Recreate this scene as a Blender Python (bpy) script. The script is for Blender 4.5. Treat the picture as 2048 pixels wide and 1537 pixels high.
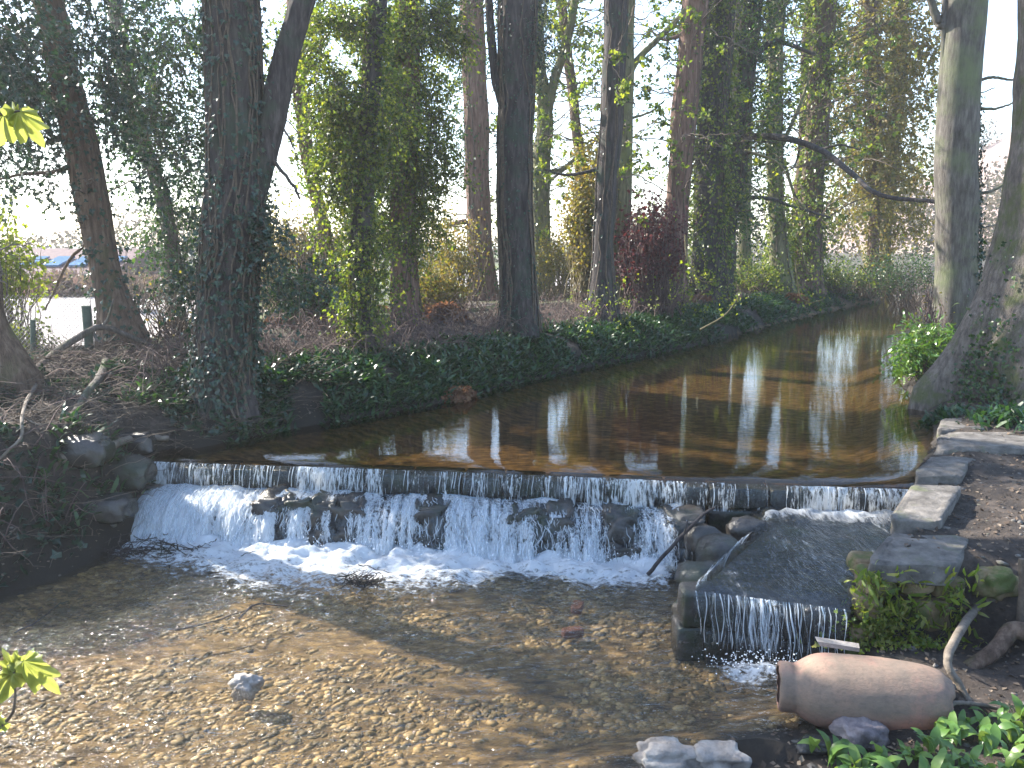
import bpy, math, random
import numpy as np
from mathutils import Vector, Matrix
for o in list(bpy.data.objects): bpy.data.objects.remove(o)
scn = bpy.context.scene
COL = scn.collection
# ------------------------------------------------------------------ camera, light, exposure
CAMZ = 2.15; PITCH = math.radians(10.2); FPX = 1607.0
cam_d = bpy.data.cameras.new('camera'); cam = bpy.data.objects.new('camera', cam_d); COL.objects.link(cam)
cam.location = (0, 0, CAMZ); cam.rotation_euler = (math.radians(90) - PITCH, 0, 0)
cam_d.sensor_width = 36; cam_d.lens = 36 * FPX / 2048; cam_d.clip_start = 0.05; cam_d.clip_end = 3000
scn.camera = cam
SUN_AZ = math.radians(-57); SUN_EL = math.radians(34)      # azimuth from +Y, negative = to the left
world = bpy.data.worlds.new("World"); scn.world = world; world.use_nodes = True
wn = world.node_tree; wn.nodes.clear()
sky = wn.nodes.new('ShaderNodeTexSky'); sky.sky_type = 'NISHITA'; sky.sun_disc = False
sky.sun_elevation = SUN_EL; sky.sun_rotation = SUN_AZ; sky.air_density = 1.0; sky.dust_density = 0.5; sky.ozone_density = 1.0
wbg = wn.nodes.new('ShaderNodeBackground'); wbg.inputs[1].default_value = 0.15
wout = wn.nodes.new('ShaderNodeOutputWorld'); wn.links.new(sky.outputs[0], wbg.inputs[0]); wn.links.new(wbg.outputs[0], wout.inputs[0])
sun_d = bpy.data.lights.new('sun', 'SUN'); sun_d.energy = 5.0; sun_d.angle = math.radians(0.5); sun_d.color = (1.0, 0.93, 0.82)
sun = bpy.data.objects.new('sun', sun_d); COL.objects.link(sun)
sdir = Vector((math.sin(SUN_AZ) * math.cos(SUN_EL), math.cos(SUN_AZ) * math.cos(SUN_EL), math.sin(SUN_EL)))
sun.rotation_euler = (-sdir).to_track_quat('-Z', 'Y').to_euler(); sun.location = sdir * 30
scn.view_settings.view_transform = 'Standard'; scn.view_settings.look = 'None'; scn.view_settings.gamma = 1
scn.view_settings.use_curve_mapping = False; scn.view_settings.exposure = 1.95
scn.render.engine = 'CYCLES'
cy = scn.cycles
cy.max_bounces = 8; cy.diffuse_bounces = 3; cy.glossy_bounces = 4; cy.transmission_bounces = 6; cy.transparent_max_bounces = 16
cy.volume_bounces = 0; cy.sample_clamp_indirect = 4.0; cy.use_denoising = True; cy.caustics_reflective = False; cy.caustics_refractive = False
HAZE = 0.0015

# ------------------------------------------------------------------ helpers
RS = np.random.default_rng(7); random.seed(7)
CP, SP = math.cos(PITCH), math.sin(PITCH)
def ray(px, py):
    a = (px - 1024) / FPX; b = -(py - 768.5) / FPX
    return np.array([a, CP + b * SP, -SP + b * CP])
def PZ(px, py, z):
    d = ray(px, py); t = (z - CAMZ) / d[2]; return np.array([d[0] * t, d[1] * t, z])
def PY(px, py, y):
    d = ray(px, py); t = y / d[1]; return np.array([d[0] * t, y, CAMZ + d[2] * t])
def hsh(ix, iy, iz, seed):
    h = (ix.astype(np.int64) * 374761393 + iy.astype(np.int64) * 668265263 + iz.astype(np.int64) * 2147483647 + seed * 1274126177) & 0xffffffff
    h = ((h ^ (h >> 13)) * 1274126177) & 0xffffffff
    return ((h ^ (h >> 16)) & 0xffff) / 65535.0
def vn(x, y, z=0.0, seed=0):
    x, y, z = np.broadcast_arrays(np.asarray(x, float), np.asarray(y, float), np.asarray(z, float))
    fx, fy, fz = np.floor(x), np.floor(y), np.floor(z)
    ux, uy, uz = x - fx, y - fy, z - fz
    ux, uy, uz = ux*ux*(3-2*ux), uy*uy*(3-2*uy), uz*uz*(3-2*uz)
    r = 0
    for i in (0, 1):
        for j in (0, 1):
            for k in (0, 1):
                w = (ux if i else 1-ux) * (uy if j else 1-uy) * (uz if k else 1-uz)
                r = r + w * hsh(fx + i, fy + j, fz + k, seed)
    return r * 2 - 1
def fbm(x, y, z=0.0, seed=0, o=3):
    r = 0; a = 1; f = 1
    for i in range(o):
        r = r + a * vn(np.asarray(x) * f, np.asarray(y) * f, np.asarray(z) * f, seed + i * 17); a *= .5; f *= 2.03
    return r
def sm(a, b, x):
    t = np.clip((x - a) / (b - a), 0, 1); return t * t * (3 - 2 * t)

def tag(o, label=None, cat=None, group=None, kind=None):
    if label: o['label'] = label
    if cat: o['category'] = cat
    if group: o['group'] = group
    if kind: o['kind'] = kind
    return o
def empty(name, loc=(0, 0, 0), rz=0.0):
    o = bpy.data.objects.new(name, None); COL.objects.link(o); o.location = loc; o.rotation_euler = (0, 0, rz)
    o.empty_display_size = 0.1; return o
def link(name, me, mat=None, parent=None, world_coords=True):
    o = bpy.data.objects.new(name, me); COL.objects.link(o)
    if mat is not None and not me.materials: me.materials.append(mat)
    if parent is not None:
        o.parent = parent
        if world_coords: o.location = tuple(-np.array(parent_world(parent)))
    return o
def parent_world(p):
    l = np.array(p.location)
    if p.parent is not None: l = l + parent_world(p.parent)
    return l
def mesh_np(name, parts, smooth=True, attrs=None):
    """parts: list of (V (n,3), F (m,k))"""
    me = bpy.data.meshes.new(name)
    Vs = []; loops = []; tot = []; off = 0
    for V, F in parts:
        V = np.asarray(V, dtype=np.float32); F = np.asarray(F, dtype=np.int32)
        if len(V) == 0 or len(F) == 0: continue
        Vs.append(V); loops.append((F + off).ravel()); tot.append(np.full(len(F), F.shape[1], dtype=np.int32)); off += len(V)
    V = np.concatenate(Vs); L = np.concatenate(loops); T = np.concatenate(tot)
    me.vertices.add(len(V)); me.vertices.foreach_set('co', V.ravel())
    me.loops.add(len(L)); me.loops.foreach_set('vertex_index', L)
    me.polygons.add(len(T)); st = np.concatenate([[0], np.cumsum(T)[:-1]]).astype(np.int32)
    me.polygons.foreach_set('loop_start', st); me.polygons.foreach_set('loop_total', T)
    me.polygons.foreach_set('use_smooth', np.full(len(T), smooth, dtype=bool))
    me.update(calc_edges=True)
    if attrs:
        for k, a in attrs.items():
            at = me.attributes.new(k, 'FLOAT', 'POINT'); at.data.foreach_set('value', np.asarray(a, dtype=np.float32))
    return me
def mobj(name, parts, mat, parent=None, smooth=True, attrs=None):
    return link(name, mesh_np(name, parts, smooth, attrs), mat, parent)
def tube(pts, rad, sides=8, ridge=0.0, seed=0, cap=True, rf=9.0, hz=1.3):
    pts = np.asarray(pts, float); n = len(pts); rad = np.broadcast_to(np.asarray(rad, float), (n,)).copy()
    T = np.gradient(pts, axis=0); T /= (np.linalg.norm(T, axis=1, keepdims=True) + 1e-9)
    ref = np.array([0, 1., 0]) if abs(T[0][1]) < .8 else np.array([1., 0, 0])
    U = np.cross(T, ref); U /= (np.linalg.norm(U, axis=1, keepdims=True) + 1e-9); W = np.cross(T, U)
    a = np.linspace(0, 2 * np.pi, sides, endpoint=False)
    R = rad[:, None] * np.ones((n, sides))
    if ridge > 0:
        s = np.concatenate([[0], np.cumsum(np.linalg.norm(np.diff(pts, axis=0), axis=1))])
        ca, sa = np.cos(a)[None, :], np.sin(a)[None, :]
        R = R * (1 + ridge * fbm(ca * rf * .35 + 20, sa * rf * .35 + 20, s[:, None] * hz, seed, 3) + ridge * 1.0 * np.abs(vn(ca * rf, sa * rf, s[:, None] * .8, seed + 5)))
    V = pts[:, None, :] + R[:, :, None] * (np.cos(a)[None, :, None] * U[:, None, :] + np.sin(a)[None, :, None] * W[:, None, :])
    V = V.reshape(-1, 3)
    i = np.arange(n - 1)[:, None] * sides; j = np.arange(sides)[None, :]; k = (j + 1) % sides
    F = np.stack([i + j, i + k, i + sides + k, i + sides + j], -1).reshape(-1, 4)
    out = [(V, F)]
    if cap:
        out.append((np.vstack([V[-sides:], pts[-1:] ]), np.stack([np.arange(sides), (np.arange(sides) + 1) % sides, np.full(sides, sides)], 1)))
        out.append((np.vstack([V[:sides], pts[:1]]), np.stack([(np.arange(sides) + 1) % sides, np.arange(sides), np.full(sides, sides)], 1)))
    return out
def many_tubes(P, R):
    """P (m,n,3), R (m,n): 3 sided thin twigs, vectorised"""
    m, n, _ = P.shape
    T = np.gradient(P, axis=1); T /= (np.linalg.norm(T, axis=2, keepdims=True) + 1e-9)
    ref = np.array([0.31, 0.9, 0.2]); U = np.cross(T, ref); U /= (np.linalg.norm(U, axis=2, keepdims=True) + 1e-9); W = np.cross(T, U)
    a = np.array([0, 2.094, 4.189])
    V = P[:, :, None, :] + R[:, :, None, None] * (np.cos(a)[None, None, :, None] * U[:, :, None, :] + np.sin(a)[None, None, :, None] * W[:, :, None, :])
    V = V.reshape(-1, 3)
    b = (np.arange(m) * n * 3)[:, None, None]; i = (np.arange(n - 1) * 3)[None, :, None]; j = np.arange(3)[None, None, :]; k = (j + 1) % 3
    F = np.stack([b + i + j, b + i + k, b + i + 3 + k, b + i + 3 + j], -1).reshape(-1, 4)
    return (V, F)
def rand_dirs(n, up=0.0):
    d = RS.normal(size=(n, 3)); d[:, 2] += up; return d / np.linalg.norm(d, axis=1, keepdims=True)
LEAF = {
 'diamond': (np.array([[0, 0, 0], [-.36, .45, .12], [0, 1, 0], [.36, .45, .12]]), np.array([[0, 1, 2], [0, 2, 3]])),
 'ivy': (np.array([[0, .08, 0], [-.34, -.08, .04], [-.52, .38, .12], [-.2, .5, .03], [0, 1, -.1], [.2, .5, .03], [.52, .38, .12], [.34, -.08, .04]]),
         np.array([[0, 2, 1], [0, 3, 2], [0, 4, 3], [0, 5, 4], [0, 6, 5], [0, 7, 6]])),
 'strap': (np.array([[-.07, 0, 0], [.07, 0, 0], [-.12, .5, .13], [.12, .5, .13], [-.08, .8, .1], [.08, .8, .1], [0, 1.05, -.05]]),
           np.array([[0, 1, 3], [0, 3, 2], [2, 3, 5], [2, 5, 4], [4, 5, 6]])),
}
def leaves(P, D, size, kind='diamond', nrm=None):
    n = len(P); V0, F0 = LEAF[kind]
    D = D / (np.linalg.norm(D, axis=1, keepdims=True) + 1e-9)
    N = rand_dirs(n) if nrm is None else nrm + RS.normal(size=(n, 3)) * .35
    X = np.cross(D, N); X /= (np.linalg.norm(X, axis=1, keepdims=True) + 1e-9); N = np.cross(X, D)
    size = np.broadcast_to(size, (n,))[:, None, None]
    V = P[:, None, :] + size * (V0[None, :, 0:1] * X[:, None, :] + V0[None, :, 1:2] * D[:, None, :] + V0[None, :, 2:3] * N[:, None, :])
    F = (np.arange(n) * len(V0))[:, None, None] + F0[None]
    return (V.reshape(-1, 3), F.reshape(-1, 3))
def blob(c, r, seed=0, sub=2, amp=.25, fr=1.6, sq=1.0):
    """rock like lump; r = (rx, ry, rz)"""
    V, F = ICO[sub]
    p = V.copy()
    # superellipsoid squash towards a box for quarried stones
    if sq != 1.0: p = np.sign(p) * np.abs(p) ** sq; 
    n = fbm(V[:, 0] * fr + seed * 7.3, V[:, 1] * fr + seed * 3.1, V[:, 2] * fr, seed, 3)
    p = p * (1 + amp * n)[:, None] * np.array(r)
    return (p + np.array(c), F)
def ico(sub):
    import bmesh
    bm = bmesh.new(); bmesh.ops.create_icosphere(bm, subdivisions=sub, radius=1)
    V = np.array([v.co[:] for v in bm.verts]); F = np.array([[v.index for v in f.verts] for f in bm.faces]); bm.free(); return V, F
ICO = {1: ico(1), 2: ico(2), 3: ico(3), 4: ico(4)}
def rotz(V, a):
    c, s = math.cos(a), math.sin(a); return V @ np.array([[c, s, 0], [-s, c, 0], [0, 0, 1]])
def smooth_path(pts, n):
    pts = np.asarray(pts, float); m = len(pts)
    t = np.linspace(0, m - 1, n); out = []
    Pp = np.vstack([2 * pts[0] - pts[1], pts, 2 * pts[-1] - pts[-2]])
    for u in t:
        i = min(int(u), m - 2); f = u - i; a, b, c, d = Pp[i], Pp[i + 1], Pp[i + 2], Pp[i + 3]
        out.append(.5 * ((2 * b) + (-a + c) * f + (2 * a - 5 * b + 4 * c - d) * f * f + (-a + 3 * b - 3 * c + d) * f ** 3))
    return np.array(out)

# ------------------------------------------------------------------ materials
def newmat(name):
    m = bpy.data.materials.new(name); m.use_nodes = True; nt = m.node_tree; nt.nodes.clear()
    out = nt.nodes.new('ShaderNodeOutputMaterial'); return m, nt, out
def N(nt, t, **kw):
    n = nt.nodes.new(t)
    for k, v in kw.items():
        if k.startswith('i_'): n.inputs[int(k[2:])].default_value = v
        else: setattr(n, k, v)
    return n
def ramp(nt, fac, stops):
    r = nt.nodes.new('ShaderNodeValToRGB'); cr = r.color_ramp
    while len(cr.elements) < len(stops): cr.elements.new(.5)
    for e, (p, c) in zip(cr.elements, stops): e.position = p; e.color = (*c, 1) if len(c) == 3 else c
    nt.links.new(fac, r.inputs[0]); return r
def noise(nt, scale, detail=4, rough=.6, mscale=(1, 1, 1), coord='Object'):
    tc = nt.nodes.new('ShaderNodeTexCoord'); mp = nt.nodes.new('ShaderNodeMapping'); mp.inputs['Scale'].default_value = mscale
    nt.links.new(tc.outputs[coord], mp.inputs[0])
    n = nt.nodes.new('ShaderNodeTexNoise'); n.inputs['Scale'].default_value = scale; n.inputs['Detail'].default_value = detail; n.inputs['Roughness'].default_value = rough
    nt.links.new(mp.outputs[0], n.inputs['Vector']); return n
def mixc(nt, fac, a, b):
    m = nt.nodes.new('ShaderNodeMix'); m.data_type = 'RGBA'
    for s, v in ((0, fac), (6, a), (7, b)):
        if isinstance(v, (int, float)): m.inputs[s].default_value = v
        elif isinstance(v, tuple): m.inputs[s].default_value = (*v, 1)
        else: nt.links.new(v, m.inputs[s])
    return m.outputs[2]
def bump(nt, h, strength=.5, dist=.02):
    b = nt.nodes.new('ShaderNodeBump'); b.inputs['Strength'].default_value = strength; b.inputs['Distance'].default_value = dist
    nt.links.new(h, b.inputs['Height']); return b.outputs[0]
def surf(name, cols, scale=6, mscale=(1, 1, 1), rough=.85, bstr=.6, bdist=.02, detail=6, spots=None, spot_scale=2.0, spot_thr=(.5, .62), spec=.3):
    m, nt, out = newmat(name)
    n = noise(nt, scale, detail, .65, mscale); k = len(cols)
    c = ramp(nt, n.outputs[0], [(.28 + .44 * i / max(1, k - 1), cc) for i, cc in enumerate(cols)]).outputs[0]
    if spots is not None:
        n2 = noise(nt, spot_scale, 5, .65); f = ramp(nt, n2.outputs[0], [(spot_thr[0], (0, 0, 0)), (spot_thr[1], (1, 1, 1))]).outputs[0]
        c = mixc(nt, f, c, spots)
    p = N(nt, 'ShaderNodeBsdfPrincipled'); nt.links.new(c, p.inputs['Base Color']); p.inputs['Roughness'].default_value = rough
    p.inputs['Specular IOR Level'].default_value = spec
    n3 = noise(nt, scale * 2.3, 6, .7, mscale)
    nt.links.new(bump(nt, n3.outputs[0], bstr, bdist), p.inputs['Normal'])
    nt.links.new(p.outputs[0], out.inputs[0]); return m
def leafmat(name, cols, trans=.45, rough=.4, tcol=None):
    m, nt, out = newmat(name)
    g = N(nt, 'ShaderNodeNewGeometry')
    c = ramp(nt, g.outputs['Random Per Island'], [(i / max(1, len(cols) - 1), cc) for i, cc in enumerate(cols)]).outputs[0]
    p = N(nt, 'ShaderNodeBsdfPrincipled'); nt.links.new(c, p.inputs['Base Color']); p.inputs['Roughness'].default_value = rough
    t = N(nt, 'ShaderNodeBsdfTranslucent')
    if tcol is None: tcol = (1.6, 1.7, .5)
    mu = N(nt, 'ShaderNodeMix', data_type='RGBA', blend_type='MULTIPLY'); mu.inputs[0].default_value = 1; mu.inputs[7].default_value = (*tcol, 1); nt.links.new(c, mu.inputs[6])
    nt.links.new(mu.outputs[2], t.inputs[0])
    mx = N(nt, 'ShaderNodeMixShader'); mx.inputs[0].default_value = trans
    nt.links.new(p.outputs[0], mx.inputs[1]); nt.links.new(t.outputs[0], mx.inputs[2]); nt.links.new(mx.outputs[0], out.inputs[0]); return m
def bark(name, a, b, c3, moss=None, mthr=(.5, .62), fr=1.0):
    return surf(name, [a, b, c3], scale=9 * fr, mscale=(2.2, 2.2, .35), rough=.9, bstr=.9, bdist=.03, spots=moss, spot_scale=2.2, spot_thr=mthr)
M = {}
M['bark_grey'] = bark('grey_bark', (.035, .03, .028), (.1, .085, .075), (.2, .175, .155), (.08, .1, .05), (.5, .7))
M['bark_brown'] = bark('brown_bark', (.04, .025, .018), (.12, .08, .058), (.22, .16, .12), (.09, .1, .04), (.55, .75))
M['bark_red'] = bark('reddish_bark', (.05, .025, .02), (.16, .095, .075), (.27, .18, .145), (.1, .1, .05), (.6, .8))
M['bark_dark'] = bark('dark_bark', (.018, .016, .018), (.05, .042, .042), (.11, .095, .09), (.04, .06, .04), (.5, .7))
M['bark_moss'] = bark('mossy_bark', (.04, .038, .022), (.12, .115, .065), (.24, .225, .14), (.13, .14, .055), (.45, .68))
M['bark_plain'] = surf('smooth_grey_bark', [(.035, .03, .028), (.095, .085, .075), (.17, .155, .14)], scale=9, mscale=(2, 2, .4), bstr=.8, spots=(.12, .14, .07), spot_scale=1.5, spot_thr=(.45, .7))
M['twig'] = surf('twig_bark', [(.06, .045, .035), (.14, .11, .085)], scale=20, bstr=.2)
M['twig_gold'] = surf('pale_twig', [(.1, .085, .045), (.2, .165, .09)], scale=20, bstr=.2)
M['bramble'] = surf('bramble_stem', [(.045, .03, .032), (.11, .075, .07), (.19, .14, .11)], scale=5, bstr=.1)
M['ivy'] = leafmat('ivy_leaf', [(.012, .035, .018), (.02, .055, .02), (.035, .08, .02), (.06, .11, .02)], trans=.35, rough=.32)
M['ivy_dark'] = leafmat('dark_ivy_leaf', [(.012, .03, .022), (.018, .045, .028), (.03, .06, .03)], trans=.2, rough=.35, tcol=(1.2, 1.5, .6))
M['ivy_sun'] = leafmat('sunlit_ivy_leaf', [(.025, .05, .016), (.06, .1, .022), (.12, .165, .03), (.22, .24, .045)], trans=.55, rough=.32, tcol=(1.7, 1.65, .6))  # yellow-green copy of the ivy leaf, sunlit look put into its colour
M['golden'] = leafmat('golden_leaf', [(.09, .1, .02), (.16, .16, .03), (.22, .19, .05), (.2, .13, .04)], trans=.5, rough=.5, tcol=(1.3, 1.2, .6))
M['spring'] = leafmat('young_leaf', [(.1, .15, .02), (.17, .22, .03), (.24, .25, .05)], trans=.55, rough=.45, tcol=(1.3, 1.3, .4))
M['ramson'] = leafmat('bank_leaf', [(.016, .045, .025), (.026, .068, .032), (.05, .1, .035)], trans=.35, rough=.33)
M['ramson_sunlit'] = leafmat('sunlit_bank_leaf', [(.06, .14, .035), (.09, .18, .04), (.15, .22, .05)], trans=.4, rough=.32, tcol=(1.4, 1.4, .5))  # lighter copy of the bank leaf, sunlight painted into its colour
M['grass'] = leafmat('grass_blade', [(.08, .13, .02), (.15, .2, .03), (.26, .24, .07)], trans=.5)
M['fern'] = leafmat('dead_fern', [(.14, .06, .03), (.22, .11, .06), (.22, .15, .09)], trans=.4, rough=.8, tcol=(1.3, 1.0, .7))
M['litter'] = leafmat('leaf_litter', [(.04, .028, .02), (.085, .055, .036), (.14, .1, .07), (.2, .155, .11)], trans=.1, rough=.8, tcol=(1, 1, 1))
M['maroon'] = leafmat('maroon_leaf', [(.05, .012, .018), (.09, .025, .028), (.13, .05, .04)], trans=.3, rough=.6, tcol=(1.4, .8, .7))
M['farleaf'] = leafmat('far_leaf', [(.07, .055, .035), (.12, .09, .055), (.09, .09, .04)], trans=.35, rough=.9, tcol=(1, 1, .8))
M['stone'] = surf('grey_stone', [(.05, .045, .042), (.12, .11, .1), (.2, .185, .17)], scale=7, bstr=1, bdist=.02, spots=(.1, .11, .06), spot_scale=3, spot_thr=(.55, .7))
M['stone_wet'] = surf('wet_stone', [(.012, .012, .012), (.035, .032, .03), (.06, .055, .048)], scale=6, rough=.25, bstr=.8, bdist=.02, spots=(.02, .028, .015), spec=.5)
M['stone_warm'] = surf('ochre_stone', [(.07, .05, .03), (.18, .13, .075), (.3, .23, .14)], scale=5, bstr=.9, bdist=.02, spots=(.07, .09, .025), spot_scale=4, spot_thr=(.45, .6))
M['stone_pale'] = surf('pale_stone', [(.14, .125, .11), (.28, .25, .225), (.4, .37, .33)], scale=9, bstr=1, bdist=.02)
M['gravel'] = None
M['terracotta'] = None

# ------------------------------------------------------------------ terrain shape
lip_px = [(300, 914), (450, 919), (600, 924), (900, 934), (1150, 944), (1400, 955), (1600, 962), (1830, 969)]
LIP = np.array([PZ(x, y, 0.0)[:2] for x, y in lip_px])
XL, XR = LIP[0, 0], LIP[-1, 0]
def ylip(x): return np.interp(x, LIP[:, 0], LIP[:, 1])
pond_px = [(360, 905), (450, 885), (560, 862), (720, 836), (900, 803), (1010, 772), (1160, 738), (1380, 694), (1540, 650), (1660, 620), (1750, 601)]
pond_px2 = [(1905, 606), (1850, 645), (1812, 675), (1795, 725), (1805, 775), (1850, 815), (1868, 860), (1862, 900), (1838, 930)]
PONDP = np.array([tuple(p) for p in LIP] + [tuple(PZ(x, y, 0)[:2]) for x, y in pond_px2[::-1]] + [(27, 36), (40, 44), (40, 52), (24, 42), (17, 36)] + [tuple(PZ(x, y, 0)[:2]) for x, y in pond_px[::-1]])
WZ = -0.65
pool_px = [(300, 1078), (160, 1138), (0, 1196), (-300, 1290), (-900, 1480)]
AF = [(1386, 1176), (1500, 1186), (1600, 1196), (1692, 1214)]          # apron front edge (z=-0.25)
apr_front = np.array([PZ(x, y, -.25)[:2] for x, y in AF])
def XW(px, y): return PZ(px, y, WZ)[:2]
XAL = PZ(1392, 1150, -.25)[0]
POOLP = np.array([(XL + .12, ylip(XL))] + [tuple(XW(*p)) for p in pool_px] + [(-14, 3.5), (-14, 1.0), (-3, 2.4), tuple(XW(760, 1640)), tuple(XW(1090, 1560)), tuple(XW(1250, 1512)), tuple(XW(1400, 1490)), tuple(XW(1540, 1452)),
                  tuple(XW(1600, 1440)), (apr_front[-1, 0] + .05, apr_front[-1, 1] - .3), (apr_front[-1, 0] + .12, apr_front[-1, 1]), (XR + .05, ylip(XR) - .2), (XR, ylip(XR))] + [tuple(p) for p in LIP[::-1][1:-1]])
def sdist(x, y, poly):
    """signed distance, positive outside"""
    x = np.asarray(x, float); y = np.asarray(y, float); d = np.full(x.shape, 1e9); ins = np.zeros(x.shape, bool)
    for i in range(len(poly)):
        ax, ay = poly[i]; bx, by = poly[(i + 1) % len(poly)]; ex, ey = bx - ax, by - ay; L = ex * ex + ey * ey + 1e-12
        t = np.clip(((x - ax) * ex + (y - ay) * ey) / L, 0, 1)
        d = np.minimum(d, (x - ax - t * ex) ** 2 + (y - ay - t * ey) ** 2)
        c = (ay > y) != (by > y)
        ins ^= c & (x < ex * (y - ay) / (ey + (1e-12 if ey == 0 else 0)) + ax)
    d = np.sqrt(d); return np.where(ins, -d, d)
def landside(x, y):
    """0 = far (left) bank, 1 = near / right bank"""
    xr = np.interp(y, [0, 3.3, 4.0, 5.2, 7, 9.2, 12, 16, 22, 30], [-30, -30, 1.5, 1.5, 2.2, 3.6, 4.6, 6.3, 9, 14])
    return sm(-.3, .3, x - xr)
JX, JY = PZ(1905, 1405, -.5)[:2]
def H(x, y, detail=True):
    x = np.asarray(x, float); y = np.asarray(y, float)
    d1 = sdist(x, y, PONDP); d2 = sdist(x, y, POOLP)
    sd = landside(x, y)
    Lfar = .72 - .28 * sm(2.2, 6, d1) - 2.0 * sm(23.5, 33, y) * sm(-2, -6, x + .0 * y) + .1 * fbm(x * .25, y * .25, 0, 3, 2) * sm(0, 5, np.minimum(d1, 8))
    step = sm(5.0, 5.35, y) * (1 - sm(3.1, 3.7, x)) + sm(4.1, 5.7, y) * sm(3.1, 3.7, x)
    Lnear = -.52 + .57 * step + .10 * sm(6.5, 9.5, y) + .35 * sm(9, 16, y) * sm(0, 2, d1)
    Lnear = Lnear + 1.05 * sm(3.3, 1.6, y) + .25 * sm(4.5, 8, x)
    L = Lfar * (1 - sd) + Lnear * sd
    r1f = .03 + .42 * (1 - np.exp(-np.maximum(d1, 0) / .45)) + .12 * np.maximum(d1, 0)
    r1n = .02 + .5 * np.maximum(d1, 0)
    r1 = r1f * (1 - sd) + r1n * sd
    steep = sm(.6, 1.2, x) * sm(4.55, 4.75, y)
    r2 = WZ - .03 + (.62 * np.maximum(d2, 0) ** .85) * (1 - sd) + sd * np.maximum(d2, 0) * (.22 + 7 * steep)
    near_left_wall = sm(-4.9, -4.4, x) * (1 - sd) * sm(5.6, 6.2, y); r2 = r2 + near_left_wall * np.maximum(d2, 0) * 1.2
    k = .08
    def smin(a, b): h = np.clip(.5 + .5 * (b - a) / k, 0, 1); return b * (1 - h) + a * h - k * h * (1 - h)
    Z = smin(smin(L, r1), r2)
    b1 = -.06 - .26 * sm(0, .9, -d1); b2 = WZ - .03 - .13 * sm(0, .5, -d2)
    Z = np.where(d1 < 0, b1, Z); Z = np.where((d2 < 0) & (d1 >= 0), b2, Z)
    Z = np.where((y > 5) & (y < ylip(x) + .2) & (y > ylip(x) - .3) & (x > XL) & (x < XR), WZ - .16, Z)
    Z = Z + .16 * np.exp(-((x - JX) / .13) ** 2 - ((y - JY) / .2) ** 2) + .05 * np.exp(-((x - JX + .35) / .3) ** 2 - ((y - JY + .12) / .1) ** 2)
    if detail:
        land = np.clip(np.minimum(d1, d2) * 3, .15, 1)
        far = 1 - .7 * sm(14, 22, y)
        Z = Z + land * far * (.05 * fbm(x * 1.3, y * 1.3, 0, 11, 3) + .025 * fbm(x * 5, y * 5, 0, 12, 2))
    return Z
def ghit(px, py, lo=2.5, hi=70):
    d = ray(px, py); t = np.linspace(lo, hi, 2500) / d[1]
    z = CAMZ + d[2] * t; h = H(d[0] * t, d[1] * t)
    i = np.argmax(z < h)
    if not (z < h).any(): i = -1
    return np.array([d[0] * t[i], d[1] * t[i], h[i]])
def axis(a, b, s, lo, hi, g=1.12):
    c = list(np.arange(a, b + 1e-6, s)); st = s
    while c[-1] < hi: st *= g; c.append(c[-1] + st)
    st = s; pre = []
    v = a
    while v > lo: st *= g; v -= st; pre.append(v)
    return np.array(pre[::-1] + c)
gx = axis(-7.5, 8.5, .075, -260, 260); gy = axis(2.2, 17, .075, -25, 420)
GX, GY = np.meshgrid(gx, gy); GZ = H(GX, GY)
nx, ny = len(gx), len(gy)
ii = (np.arange(ny - 1)[:, None] * nx + np.arange(nx - 1)[None, :])
GF = np.stack([ii, ii + 1, ii + nx + 1, ii + nx], -1).reshape(-1, 4)
D1 = sdist(GX, GY, PONDP); D2 = sdist(GX, GY, POOLP)
def ground_mat():
    m, nt, out = newmat('earth')
    n1 = noise(nt, 5, 8, .7); earth = ramp(nt, n1.outputs[0], [(.3, (.02, .015, .013)), (.5, (.055, .042, .034)), (.68, (.13, .1, .08))]).outputs[0]
    n2 = noise(nt, 3, 6, .7); grs = ramp(nt, n2.outputs[0], [(.35, (.05, .075, .02)), (.6, (.13, .16, .045))]).outputs[0]
    n4 = noise(nt, 7, 6, .6, (1, 2.2, 1)); bed = ramp(nt, n4.outputs[0], [(.3, (.04, .03, .02)), (.48, (.17, .115, .055)), (.66, (.36, .25, .115))]).outputs[0]
    a3 = N(nt, 'ShaderNodeAttribute', attribute_name='wet'); earth = mixc(nt, a3.outputs['Fac'], earth, (.018, .016, .011)); a1 = N(nt, 'ShaderNodeAttribute', attribute_name='grass'); a2 = N(nt, 'ShaderNodeAttribute', attribute_name='bed')
    c = mixc(nt, a1.outputs['Fac'], earth, grs); c = mixc(nt, a2.outputs['Fac'], c, bed)
    p = N(nt, 'ShaderNodeBsdfPrincipled'); p.inputs['Roughness'].default_value = .95; nt.links.new(c, p.inputs['Base Color'])
    n3 = noise(nt, 32, 9, .8); nt.links.new(bump(nt, n3.outputs[0], 1, .05), p.inputs['Normal']); nt.links.new(p.outputs[0], out.inputs[0]); return m
SD = landside(GX, GY)
g_at = sm(2.2, 4.5, D1) * sm(1.5, 4, D2) * (1 - .8 * SD) * sm(-.5, .4, fbm(GX * .5, GY * .5, 0, 9, 3) + .2)
bedat = sm(-.02, -.1, np.minimum(D1, D2))
ground = mobj('ground', [(np.stack([GX, GY, GZ], -1).reshape(-1, 3), GF)], ground_mat(), attrs={'grass': g_at.ravel(), 'bed': bedat.ravel(), 'wet': (sm(.5, .12, np.minimum(D1, D2)) * (1 - .5 * SD)).ravel()})
tag(ground, 'brown earth banks and stream bed', None, None, 'structure')

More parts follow.
